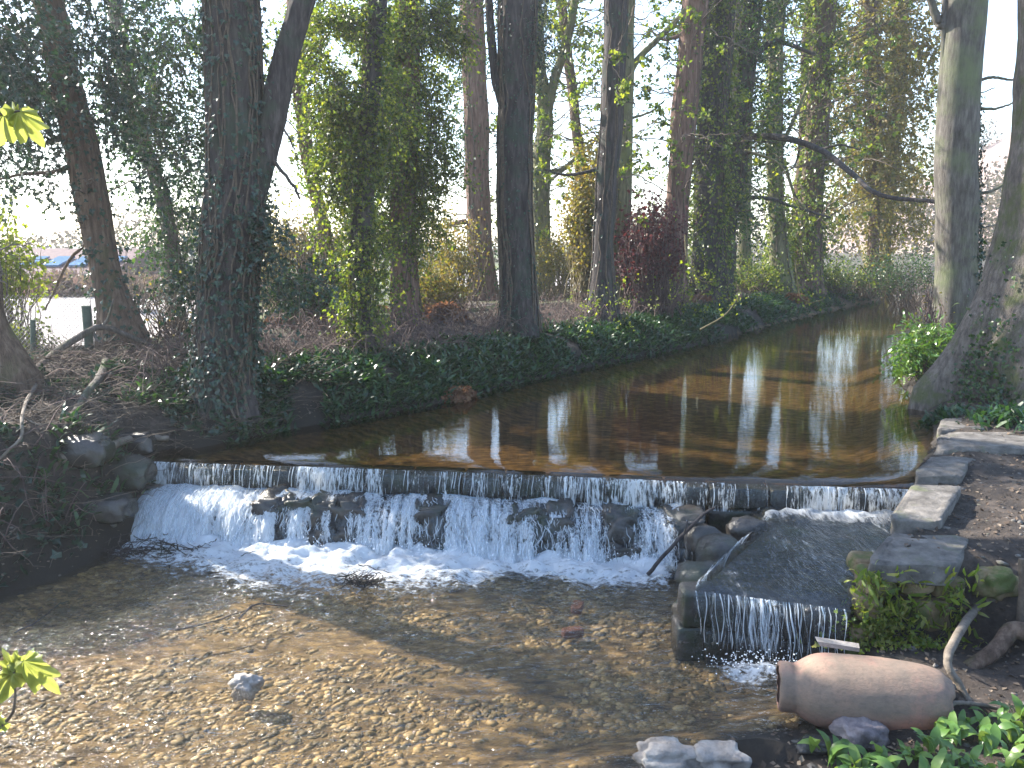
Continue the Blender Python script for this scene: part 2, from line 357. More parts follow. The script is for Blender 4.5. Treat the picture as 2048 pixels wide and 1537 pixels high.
# ------------------------------------------------------------------ water
def water_mat(name, tint, scale, mscale, bstr, bdist, rough=.03, foam=False, scale2=None):
    m, nt, out = newmat(name)
    n = noise(nt, scale, 3, .55, mscale); h = n.outputs[0]
    if scale2:
        n2 = noise(nt, scale2, 2, .5, mscale); ad = N(nt, 'ShaderNodeMath', operation='MULTIPLY_ADD'); nt.links.new(n2.outputs[0], ad.inputs[0]); ad.inputs[1].default_value = .35; nt.links.new(h, ad.inputs[2]); h = ad.outputs[0]
    nb = bump(nt, h, bstr, bdist)
    fr = N(nt, 'ShaderNodeFresnel'); nt.links.new(nb, fr.inputs['Normal']); ge = N(nt, 'ShaderNodeNewGeometry'); ior = N(nt, 'ShaderNodeMapRange'); nt.links.new(ge.outputs['Backfacing'], ior.inputs[0]); ior.inputs[3].default_value = 1.33; ior.inputs[4].default_value = 1 / 1.33; nt.links.new(ior.outputs[0], fr.inputs[0])
    t = N(nt, 'ShaderNodeBsdfTransparent'); t.inputs[0].default_value = (*tint, 1)
    g = N(nt, 'ShaderNodeBsdfGlossy'); g.inputs['Roughness'].default_value = rough; g.inputs[0].default_value = (1, 1, 1, 1); nt.links.new(nb, g.inputs['Normal'])
    mx = N(nt, 'ShaderNodeMixShader'); nt.links.new(fr.outputs[0], mx.inputs[0]); nt.links.new(t.outputs[0], mx.inputs[1]); nt.links.new(g.outputs[0], mx.inputs[2])
    res = mx.outputs[0]
    if foam:
        at = N(nt, 'ShaderNodeAttribute', attribute_name='foam')
        n3 = noise(nt, foam[0], 6, .72, foam[1]); su = N(nt, 'ShaderNodeMath', operation='ADD'); nt.links.new(at.outputs['Fac'], su.inputs[0]); nt.links.new(n3.outputs[0], su.inputs[1])
        f = ramp(nt, su.outputs[0], [(.95, (0, 0, 0)), (1.0, (1, 1, 1))]); 
        sb = N(nt, 'ShaderNodeMapRange'); nt.links.new(su.outputs[0], sb.inputs[0]); sb.inputs[1].default_value = foam[2]; sb.inputs[2].default_value = foam[3]
        nt.nodes.remove(f)
        w = N(nt, 'ShaderNodeBsdfPrincipled'); w.inputs['Base Color'].default_value = (.8, .84, .88, 1); w.inputs['Roughness'].default_value = .45
        b2 = bump(nt, n3.outputs[0], 1, .03); nt.links.new(b2, w.inputs['Normal'])
        tr = N(nt, 'ShaderNodeBsdfTranslucent'); tr.inputs[0].default_value = (.75, .82, .88, 1)
        wm = N(nt, 'ShaderNodeMixShader'); wm.inputs[0].default_value = .4; nt.links.new(w.outputs[0], wm.inputs[1]); nt.links.new(tr.outputs[0], wm.inputs[2])
        m2 = N(nt, 'ShaderNodeMixShader'); nt.links.new(sb.outputs[0], m2.inputs[0]); nt.links.new(res, m2.inputs[1]); nt.links.new(wm.outputs[0], m2.inputs[2]); res = m2.outputs[0]
    nt.links.new(res, out.inputs[0]); return m
def grid_faces(nu, nv, keep=None):
    ii = (np.arange(nv - 1)[:, None] * nu + np.arange(nu - 1)[None, :])
    F = np.stack([ii, ii + 1, ii + nu + 1, ii + nu], -1)
    return F.reshape(-1, 4) if keep is None else F[keep]
# pond
ux = np.concatenate([np.arange(XL - .6, 6, .06), np.arange(6, 46, .5)]); vv = np.concatenate([[0, .015, .03, .06, .09, .12, .16, .2, .25, .3, .36, .43], np.arange(.5, 4, .12), np.arange(4, 50, .5)])
UX, VV = np.meshgrid(ux, vv); UY = ylip(UX) + VV
UZ = -.05 * np.exp(-VV / .13) + .004 * fbm(UX * 1.2, UY * 3, 0, 5, 2) * np.exp(-VV / .8)
dd = sdist(UX, UY, PONDP); cen = .25 * (dd[:-1, :-1] + dd[1:, :-1] + dd[:-1, 1:] + dd[1:, 1:])
ok = (cen < .22) & (UX[:-1, :-1] > XL - .02) & ~((UX[:-1, 1:] > XR + .03) & (VV[:-1, :-1] < .05))
pond = mobj('pond_water', [(np.stack([UX, UY, UZ], -1).reshape(-1, 3), grid_faces(len(ux), len(vv), ok))], water_mat('still_water', (.52, .45, .34), 2.6, (1, 3.2, 1), .045, .03, .012, scale2=9))
tag(pond, 'still brown water above the weir reflecting the trees', None, None, 'structure')
# lower pool
ux = np.concatenate([np.arange(-14, -5.4, .2), np.arange(-5.4, 2.6, .022)]); uy = np.concatenate([np.arange(1.4, 3.5, .08), np.arange(3.5, 8.0, .022)])
UX, UY = np.meshgrid(ux, uy)
dl = ylip(UX) - .56 - UY                                   # distance in front of the cascade foot
foam = np.zeros_like(UX); fa0 = UX * .9 + UY * .42; fb0 = -UX * .42 + UY * .9
inx = sm(XL - .3, XL + .15, UX) * (1 - sm(XAL - .1, XAL + .15, UX))
wfoam = 1.7 * np.interp(UX, [XL, XL + .6, XL + 1.2, -2.2, -1.2, -.3, -.05, .5, XAL], [.4, .6, .75, .95, .85, .7, .35, .55, .45])
foam = inx * sm(wfoam * 1.5, wfoam * .05, dl) * .74 + inx * .16 * sm(.12, 0, dl)
cx, cy_ = XW(1500, 1345); foam = np.maximum(foam, .62 * np.exp(-(((UX - cx) / .38) ** 2 + ((UY - cy_) / .22) ** 2) ** 1.2))
cx, cy_ = XW(1350, 1280); foam = np.maximum(foam, .42 * np.exp(-(((UX - cx) / .2) ** 2 + ((UY - cy_) / .2) ** 2)))
cx, cy_ = XW(495, 1362); foam = np.maximum(foam, .5 * np.exp(-(((UX - cx) / .09) ** 2 + ((UY - cy_) / .07) ** 2))); foam = np.maximum(foam, .34 * (fbm(fa0 * 1.2, fb0 * 4.5, 0, 25, 3) > .75) * sm(2.2, .3, dl))
rot = math.radians(25); fa = UX * math.cos(rot) + UY * math.sin(rot); fb = -UX * math.sin(rot) + UY * math.cos(rot)
turb = .35 + .65 * np.exp(-np.maximum(dl, 0) / 2.2)
UZ = WZ + turb * (.016 * fbm(fa * 2.4, fb * 6, 0, 21, 3) + .010 * fbm(fa * 5, fb * 11, 0, 22, 2)) + .06 * np.clip(foam, 0, 1) * (fbm(UX * 6, UY * 8, 0, 23, 4) + .5)
dd = sdist(UX, UY, POOLP); cen = dd[:-1, :-1]
ok = (cen < .15) & (UY[:-1, :-1] < ylip(UX[:-1, :-1]) - .1)
pool = mobj('pool_water', [(np.stack([UX, UY, UZ], -1).reshape(-1, 3), grid_faces(len(ux), len(uy), ok))],
            water_mat('rippled_water', (.93, .89, .8), 8, (1.0, 2.2, 1), 1.0, .06, .06, foam=(15, (1, 1.8, 1), .98, 1.16), scale2=22), attrs={'foam': foam.ravel()})
tag(pool, 'shallow rippling pool below the weir', None, None, 'structure')

# gravel on the pool bed
def gravel():
    m, nt, out = newmat('bed_gravel'); g = N(nt, 'ShaderNodeNewGeometry')
    c = ramp(nt, g.outputs['Random Per Island'], [(0, (.06, .042, .02)), (.3, (.2, .13, .05)), (.6, (.37, .25, .105)), (.85, (.5, .37, .19)), (1, (.15, .12, .09))]).outputs[0]
    n = noise(nt, 30, 4, .6); c = mixc(nt, n.outputs[0], c, (.15, .11, .055)); n9 = noise(nt, 2.2, 5, .7, (1, 1.8, 1)); c = mixc(nt, ramp(nt, n9.outputs[0], [(.47, (0, 0, 0)), (.58, (.9, .9, .9))]).outputs[0], c, (.06, .045, .02))
    p = N(nt, 'ShaderNodeBsdfPrincipled'); p.inputs['Roughness'].default_value = .7; nt.links.new(c, p.inputs['Base Color']); nt.links.new(p.outputs[0], out.inputs[0]); return m
M['gravel'] = gravel()
def scatter_stones(name, n, xr, yr, cond, rmin, rmax, sink, mat, flat=.5, pw=2.5, asx=1.5):
    x = RS.uniform(*xr, n); y = RS.uniform(*yr, n); k = cond(x, y); x, y = x[k], y[k]; n = len(x)
    r = rmin + (rmax - rmin) * RS.random(n) ** pw; z = H(x, y) - sink * r
    V0, F0 = ICO[1]
    S = np.stack([r * RS.uniform(.8, asx, n), r * RS.uniform(.6, 1.1, n), r * RS.uniform(flat * .6, flat * 1.3, n)], 1)
    V = V0[None] * (1 + RS.uniform(-.28, .28, (n, len(V0), 1))) * S[:, None, :]
    a = RS.normal(.45, .6, n); c, s = np.cos(a)[:, None], np.sin(a)[:, None]
    V = np.stack([V[..., 0] * c - V[..., 1] * s, V[..., 0] * s + V[..., 1] * c, V[..., 2]], -1) + np.stack([x, y, z], 1)[:, None]
    F = (np.arange(n) * len(V0))[:, None, None] + F0[None]
    return mobj(name, [(V.reshape(-1, 3), F.reshape(-1, 3))], mat)
g = scatter_stones('stream_gravel', 36000, (-5, 2.4), (3.4, 7.2), lambda x, y: (np.abs(x) < .72 * y) & (sdist(x, y, POOLP) < -.03) & (fbm(x * 1.5 + 7, y * 2.4, 0, 77, 3) + RS.normal(0, .25, len(x)) > -.22) & (y < ylip(x) - .4), .008, .045, .1, M['gravel'], .4, 3.2)
tag(g, 'golden brown gravel on the bed of the lower pool', None, None, 'stuff')
g = scatter_stones('bank_rubble', 2600, (-6.5, 5), (3.0, 8.2), lambda x, y: (sdist(x, y, POOLP) > -.05) & (sdist(x, y, PONDP) > .05) & ((sdist(x, y, POOLP) < .5) | (x > 1)), .008, .04, .2, M['stone'], .6, 3)
tag(g, 'small pebbles strewn over the bare earth at the pool edge', None, None, 'stuff')

# ------------------------------------------------------------------ weir
weir = tag(empty('weir', (0, float(ylip(0)), 0)), 'low dark stone weir across the stream under the falling water', 'weir')
def boxstone(c, hx, hy, hz, seed, amp=.05, sub=3, rz=0.0, sq=.35):
    V, F = blob((0, 0, 0), (1, 1, 1), seed, sub, 0, 1)
    p = np.sign(V) * np.abs(V) ** sq; p /= np.abs(p).max()
    n1 = fbm(p[:, 0] * 2.2 + seed, p[:, 1] * 2.2, p[:, 2] * 2.2, seed, 3); p = p * (1 + amp * n1)[:, None]
    p = p * np.array([hx, hy, hz]); return (rotz(p, rz) + np.array(c), F)
x = XL; k = 0
while x < XR - .1:
    w = random.uniform(.38, .62); w = min(w, XR - x + .05); cx = x + w / 2; sl = float(ylip(cx + .1) - ylip(cx - .1)) / .2
    for (z0, z1) in ((-.30, -.105), (-.95, -.31)):
        mobj('stone', [boxstone((cx, float(ylip(cx)) + .195, (z0 + z1) / 2), w / 2 - .006, .17 + random.uniform(-.012, .008), (z1 - z0) / 2, k + int(z0 * -100), .02, 3, math.atan(sl), .14)], M['stone_wet'], weir)
    x += w; k += 1
# ledge boulders under the lower cascade
gapx = [PZ(p, 1060, -.45)[0] for p in (552, 672, 872, 1085, 1232, 1352)]
bx = []
x = XL + .1; k = 50
while x < XAL + .1:
    w = random.uniform(.2, .34); cx = x + w / 2; yl = float(ylip(cx))
    isg = any(abs(cx - g_) < .17 for g_ in gapx)
    mobj('boulder', [blob((cx, yl - .12 - (.1 if isg else 0), -.50 - (0 if isg else .05)), (w * .66, .22, .2 + (.03 if isg else 0)), k, 4, .26, 3.4, .5)], M['stone_wet'], weir); x += w; k += 1
    mobj('boulder', [blob((cx, yl - .25 - (.14 if isg else 0), -.66), (w * .64, .14, .17), k, 4, .26, 3.4, .55)], M['stone_wet'], weir); k += 1
# apron: stone slab block in front of the right part
apb_l = PZ(1560, 1032, -.25)[:2]; apb_r = (XR + .02, float(ylip(XR)) - .02)
AP = np.array([[apr_front[0][0], apr_front[0][1]], [apr_front[-1][0], apr_front[-1][1]], [XR + .02, ylip(XR) - .6], [XR + .02, ylip(XR)], [apb_l[0] - .2, ylip(apb_l[0])], [apb_l[0] - .12, apb_l[1] - .1]])
def prism(poly, z0, z1, inset=0):
    n = len(poly); V = np.vstack([np.c_[poly, np.full(n, z0)], np.c_[poly, np.full(n, z1)]])
    i = np.arange(n); j = (i + 1) % n
    return [(V, np.stack([i, j, j + n, i + n], 1)), (V, (np.arange(n) + n)[None, :]), (V, np.arange(n)[::-1][None, :])]
def inset_poly(p, d): c = p.mean(0); return c + (p - c) * (1 - d)
mobj('apron_slab', prism(inset_poly(AP, .03), -.9, -.30), M['stone_wet'], weir, smooth=False)
# stones along front of apron
fx0, fx1 = apr_front[0], apr_front[-1]
for k in range(5):
    for c in range(2):
        t = (k + .5 - .2 * c) / 5; p = fx0 + (fx1 - fx0) * t; p = p + np.array([0, .03])
        mobj('stone', [boxstone((p[0], p[1] + .1, -.42 - .26 * c), .158, .12, .13, 120 + k + 9 * c, .05, 3, 0, .16)], M['stone_wet'], weir)
for k, (px, py, z, r) in enumerate([(1400, 1160, -.45, .16), (1440, 1110, -.42, .17), (1490, 1070, -.38, .16), (1545, 1040, -.36, .13), (1385, 1225, -.58, .13), (1405, 1080, -.42, .15)]):
    p = PZ(px, py, z); mobj('boulder', [blob(p, (r * 1.1, r, r * .9), 140 + k, 3, .22, 1.8, .8)], M['stone_wet'], weir)

# falling water: white strands
def strand_mat():
    m, nt, out = newmat('falling_water')
    w = N(nt, 'ShaderNodeBsdfPrincipled'); w.inputs['Base Color'].default_value = (.88, .92, .96, 1); w.inputs['Roughness'].default_value = .12
    t = N(nt, 'ShaderNodeBsdfTransparent'); tr = N(nt, 'ShaderNodeBsdfTranslucent'); tr.inputs[0].default_value = (.75, .83, .9, 1)
    a = N(nt, 'ShaderNodeMixShader'); a.inputs[0].default_value = .45; nt.links.new(w.outputs[0], a.inputs[1]); nt.links.new(tr.outputs[0], a.inputs[2])
    g = N(nt, 'ShaderNodeNewGeometry'); r = ramp(nt, g.outputs['Random Per Island'], [(0, (.1, .1, .1)), (.5, (.35, .35, .35)), (1, (.95, .95, .95))])
    n = noise(nt, 25, 3, .6, (1, 1, .3)); mu = N(nt, 'ShaderNodeMath', operation='MULTIPLY'); mu.inputs[1].default_value = 1.5; nt.links.new(n.outputs[0], mu.inputs[0])
    m3 = N(nt, 'ShaderNodeMath', operation='MULTIPLY', use_clamp=True); nt.links.new(mu.outputs[0], m3.inputs[0]); nt.links.new(r.outputs[0], m3.inputs[1])
    b = N(nt, 'ShaderNodeMixShader'); nt.links.new(m3.outputs[0], b.inputs[0]); nt.links.new(t.outputs[0], b.inputs[1]); nt.links.new(a.outputs[0], b.inputs[2])
    nt.links.new(b.outputs[0], out.inputs[0]); return m
M['strand'] = strand_mat()
M['film'] = water_mat('water_film', (.8, .88, .95), 14, (3.5, 3.5, .35), .8, .03, .08, foam=(13, (3.4, 3.0, .38), 1.0, 1.14))
def curtain(xs, z0, z1, out, rmin, rmax, y0=None, slant=0.0):
    """one strand per x: parabola away from the lip"""
    m = len(xs); n = 9; t = np.linspace(0, 1, n)[None, :] * RS.uniform(.55, 1.03, m)[:, None]
    z = z0 + (z1 - z0) * t ** 1.0; yy = (ylip(xs) if y0 is None else y0)[:, None] - .012 - out * np.sqrt(t)
    xx = xs[:, None] + slant * t + .006 * np.sin(t * 5 + RS.random((m, 1)) * 6)
    r = (rmin + (rmax - rmin) * np.minimum(RS.exponential(.35, (m, 1)), 1.6)) * (1.2 - .6 * t) * (1 + .3 * np.sin(t * 9 + RS.random((m, 1)) * 6)) * np.ones((m, n)); r[:, -1] *= .3; dg_ = .35 + .65 * (fbm(xs * 2.2, 0, 0, 61, 3) + .75); kp = RS.random(m) < dg_; xx, yy, z, r = xx[kp], yy[kp], z[kp], r[kp]
    return many_tubes(np.stack([xx, yy, z], -1), r)
def lipdens(n, a, b, seed):
    x = RS.uniform(a, b, n); d = .5 + .5 * vn(x * 3, 0, 0, seed) + .3 * vn(x * 11, 0, 0, seed + 1); return x[RS.random(n) < d + .15]
xs = np.sort(np.concatenate([np.arange(XL + .05, .75, .021) + RS.normal(0, .006, len(np.arange(XL + .05, .75, .021))), lipdens(150, XL, .5, 3), lipdens(170, .5, XR - .03, 4)]))
parts = [curtain(xs, -.05, -.30, .09, .0015, .0055, slant=-.02)]
# thin film sheet behind the strands
fu = np.arange(XL + .02, XR, .03); ft = np.linspace(0, 1, 12); FU, FT = np.meshgrid(fu, ft)
FY = ylip(FU) - .008 - .06 * np.sqrt(FT) - .01 * vn(FU * 25, FT * 1.5, 0, 8); FZ = -.045 - .25 * FT
c1 = mobj('waterfall_upper', parts, M['strand']); tag(c1, 'thin curtain of water streaming over the weir lip', None, None, 'structure')
c2 = mobj('waterfall_film', [(np.stack([FU, FY, FZ], -1).reshape(-1, 3), grid_faces(len(fu), len(ft)))], M['film'], attrs={'foam': np.full(FU.size, .5) + .12 * fbm(FU.ravel() * 2.2, 0, 0, 61, 3) + .08 * vn(FU.ravel() * 14, 0, 0, 6)})
tag(c2, 'glassy sheet of water sliding down the weir face', None, None, 'structure')
# lower cascade over the boulders
fu = np.arange(XL + .03, XAL + .22, .012); ft = np.linspace(0, 1, 26); FU, FT = np.meshgrid(fu, ft)
gap = np.zeros_like(FU)
for g_, s_ in zip(gapx, (.05, .07, .08, .075, .06, .07)): gap = np.maximum(gap, np.exp(-((FU - g_) / s_) ** 2))
n1 = fbm(FU * 3.2, FT * .8, 0, 31, 3); n2 = fbm(FU * 16, FT * 3, 0, 32, 3)
prof_y = .03 + .2 * np.minimum(FT / .35, 1) + .28 * np.clip((FT - .3) / .7, 0, 1) ** .6
prof_z = -.27 - .02 * np.minimum(FT / .3, 1) - .38 * np.clip((FT - .25) / .75, 0, 1) ** 1.25
n3 = fbm(FU * 34, FT * 2.5, 0, 33, 2); FY = ylip(FU) - prof_y * (1.22 + .2 * n1) - .022 * n2 - .014 * n3 + .02 * gap; FZ = prof_z + .02 * n1 * (1 - FT) + .008 * n2
casc_foam = .63 + .2 * n1 + .14 * n3 + .1 * sm(.3, .0, FT) * 0 + .12 * sm(.7, 1, FT) + .14 * sm(-1.2, -3.8, FU) - .6 * gap * sm(.1, .25, FT)
c3 = mobj('waterfall_lower', [(np.stack([FU, FY, FZ], -1).reshape(-1, 3), grid_faces(len(fu), len(ft)))], M['film'], attrs={'foam': casc_foam.ravel()})
tag(c3, 'white broken cascade tumbling over the boulders below the weir', None, None, 'structure')
# strands riding on the cascade
def casc_pt(x, t, lift):
    n1 = fbm(x * 3.2, t * .8, 0, 31, 3)
    py = .03 + .2 * np.minimum(t / .35, 1) + .28 * np.clip((t - .3) / .7, 0, 1) ** .6
    pz = -.27 - .02 * np.minimum(t / .3, 1) - .38 * np.clip((t - .25) / .75, 0, 1) ** 1.25
    return ylip(x) - py * (1.22 + .18 * n1) - lift, pz + .02 * n1 * (1 - t) + lift * .4
m = 5200; xs = RS.uniform(XL + .03, XAL + .2, m)
keep = RS.random(m) < (.75 + .45 * vn(xs * 5, 0, 0, 9)) * (1 - .93 * np.max([np.exp(-((xs - g_) / .09) ** 2) for g_ in gapx], 0)); xs = xs[keep]; m = len(xs)
t0 = RS.uniform(0, .85, m)[:, None]; tt = np.clip(t0 + np.linspace(0, 1, 6)[None, :] * RS.uniform(.08, .3, (m, 1)), 0, 1)
xx = xs[:, None] + (tt - t0) * RS.normal(0, .15, (m, 1)) + .008 * RS.normal(size=tt.shape)
yy, zz = casc_pt(xx, tt, RS.uniform(.0, .035, (m, 1)))
rr = RS.uniform(.0015, .006, (m, 1)) * np.array([[.3, .8, 1, .9, .6, .1]])
c4 = mobj('waterfall_froth', [many_tubes(np.stack([xx, yy, zz], -1), rr)], M['strand']); tag(c4, 'streaks of froth running down the lower cascade', None, None, 'structure')
# apron water and its falls
au = np.linspace(0, 1, 70); av = np.linspace(0, 1, 70); AU, AV = np.meshgrid(au, av)
fl = apr_front[0]; fr_ = apr_front[-1]; bl = np.array([apb_l[0], float(ylip(apb_l[0])) - .1]); br = np.array([XR + .02, float(ylip(XR)) - .1])
lx = fl[0] + (bl[0] - fl[0]) * AV ** 1.1; ly = fl[1] + (bl[1] - fl[1]) * AV; rx_ = fr_[0] + (br[0] - fr_[0]) * AV; ry_ = fr_[1] + (br[1] - fr_[1]) * AV
AX = lx + (rx_ - lx) * AU; AY = ly + (ry_ - ly) * AU; AX = AX + .045 * fbm(AV * 5, 3, 0, 44, 3) * (1 - AU) ** 3; AY = AY + .03 * fbm(AU * 5, 7, 0, 45, 3) * (1 - AV) ** 4
back = sm(.75, 1, AV)
AZ = -.25 + .006 * fbm(AX * 7, AY * 4, 0, 41, 3) + .035 * back * (fbm(AX * 6, AY * 6, 0, 42, 3) + .4) - .03 * np.exp(-AV / .03) - .03 * np.exp(-AU / .03)
o = mobj('apron_water', [(np.stack([AX, AY, AZ], -1).reshape(-1, 3), grid_faces(70, 70))], water_mat('apron_water', (.5, .58, .66), 9, (2.2, .7, 1), .55, .04, .04, foam=(11, (2.4, .6, 1), .62, 1.2), scale2=25),
         attrs={'foam': (.02 + .6 * sm(.8, .99, AV) * (.8 + .4 * vn(AX * 4, AY * 3, 0, 2)) + .12 * vn(AX * 5, AY * 2, 0, 3)).ravel()})
tag(o, 'shallow fast water sliding over the stone apron', None, None, 'structure')
m = 60; t = RS.random(m); pf = fl[None] + (fr_ - fl)[None] * (t ** 1.0)[:, None]
m2 = np.concatenate([RS.normal(.42, .12, 55), RS.random(30)]); m2 = np.clip(m2, .02, .98); pf = fl[None] + (fr_ - fl)[None] * m2[:, None]
def fall_at(x0, y0, z0, z1, out, rmin, rmax, dirx=0):
    m = len(x0); n = 9; t = np.linspace(0, 1, n)[None, :] * RS.uniform(.7, 1.03, m)[:, None]
    xx = x0[:, None] + dirx * np.sqrt(t) + .012 * np.sin(t * 6 + RS.random((m, 1)) * 6); yy = y0[:, None] - out * np.sqrt(t)
    zz = z0 + (z1 - z0) * t; r = RS.uniform(rmin, rmax, (m, 1)) * (.8 + .4 * np.sin(t * 9 + RS.random((m, 1)) * 6)); r[:, -1] *= .3
    return many_tubes(np.stack([xx, yy, zz], -1), r)
parts = [fall_at(pf[:, 0], pf[:, 1], -.27, WZ, .12, .0015, .006)]
# side fall off the left edge of the apron
sv = RS.random(45); sx = fl[0] + (bl[0] - fl[0]) * sv ** 1.1; sy = fl[1] + (bl[1] - fl[1]) * sv
parts.append(fall_at(sx, sy, -.27, WZ + .02, .05, .002, .007, -.12))
c5 = mobj('waterfall_apron', parts, M['strand']); tag(c5, 'thin falls dropping from the stone apron into the pool', None, None, 'structure')
q = np.linspace(0, 1, 60); tq = np.linspace(0, 1, 12); Q, T_ = np.meshgrid(q, tq)
X_ = fl[0] + (fr_[0] - fl[0]) * Q; Y_ = fl[1] + (fr_[1] - fl[1]) * Q - .1 * np.sqrt(T_) - .01 * vn(Q * 40, T_ * 2, 0, 4); Z_ = -.27 - .38 * T_
mobj_f = mobj('waterfall_apron_film', [(np.stack([X_, Y_, Z_], -1).reshape(-1, 3), grid_faces(60, 12))], M['film'], attrs={'foam': (.38 + .14 * vn(Q * 6, 0, 0, 3)).ravel()})
tag(mobj_f, 'dark sheet of water falling from the front of the apron', None, None, 'structure')
# spray droplets and froth beads at the foot
def beads(n, fx, name, label, rmin=.003, rmax=.009):
    P, r = fx(n); V0, F0 = ICO[1]; n = len(P)
    V = P[:, None] + V0[None] * r[:, None, None]; F = (np.arange(n) * len(V0))[:, None, None] + F0[None]
    o = mobj(name, [(V.reshape(-1, 3), F.reshape(-1, 3))], M['foamwhite']); tag(o, label, None, None, 'stuff')
m_, nt, out = newmat('white_foam'); p = N(nt, 'ShaderNodeBsdfPrincipled'); p.inputs['Base Color'].default_value = (.85, .88, .92, 1); p.inputs['Roughness'].default_value = .2; nt.links.new(p.outputs[0], out.inputs[0]); M['foamwhite'] = m_
def foot(n):
    x = RS.uniform(XL, XAL + .1, n); k = np.max([np.exp(-((x - g_) / .07) ** 2) for g_ in gapx], 0); x = x[RS.random(n) > k]; n = len(x)
    y = ylip(x) - .5 - np.abs(RS.normal(0, .12, n)); z = WZ + .02 + np.abs(RS.normal(0, .05, n)); return np.stack([x, y, z], 1), RS.uniform(.002, .007, n)
beads(1500, foot, 'spray_drops', 'tiny white drops of spray at the foot of the cascade')
def foot2(n):
    c = XW(1520, 1335); x = c[0] + RS.normal(0, .22, n); y = c[1] + RS.normal(0, .08, n); return np.stack([x, y, WZ + .01 + np.abs(RS.normal(0, .04, n))], 1), RS.uniform(.002, .006, n)
beads(350, foot2, 'spray_drops', 'white drops of spray where the apron fall hits the pool')

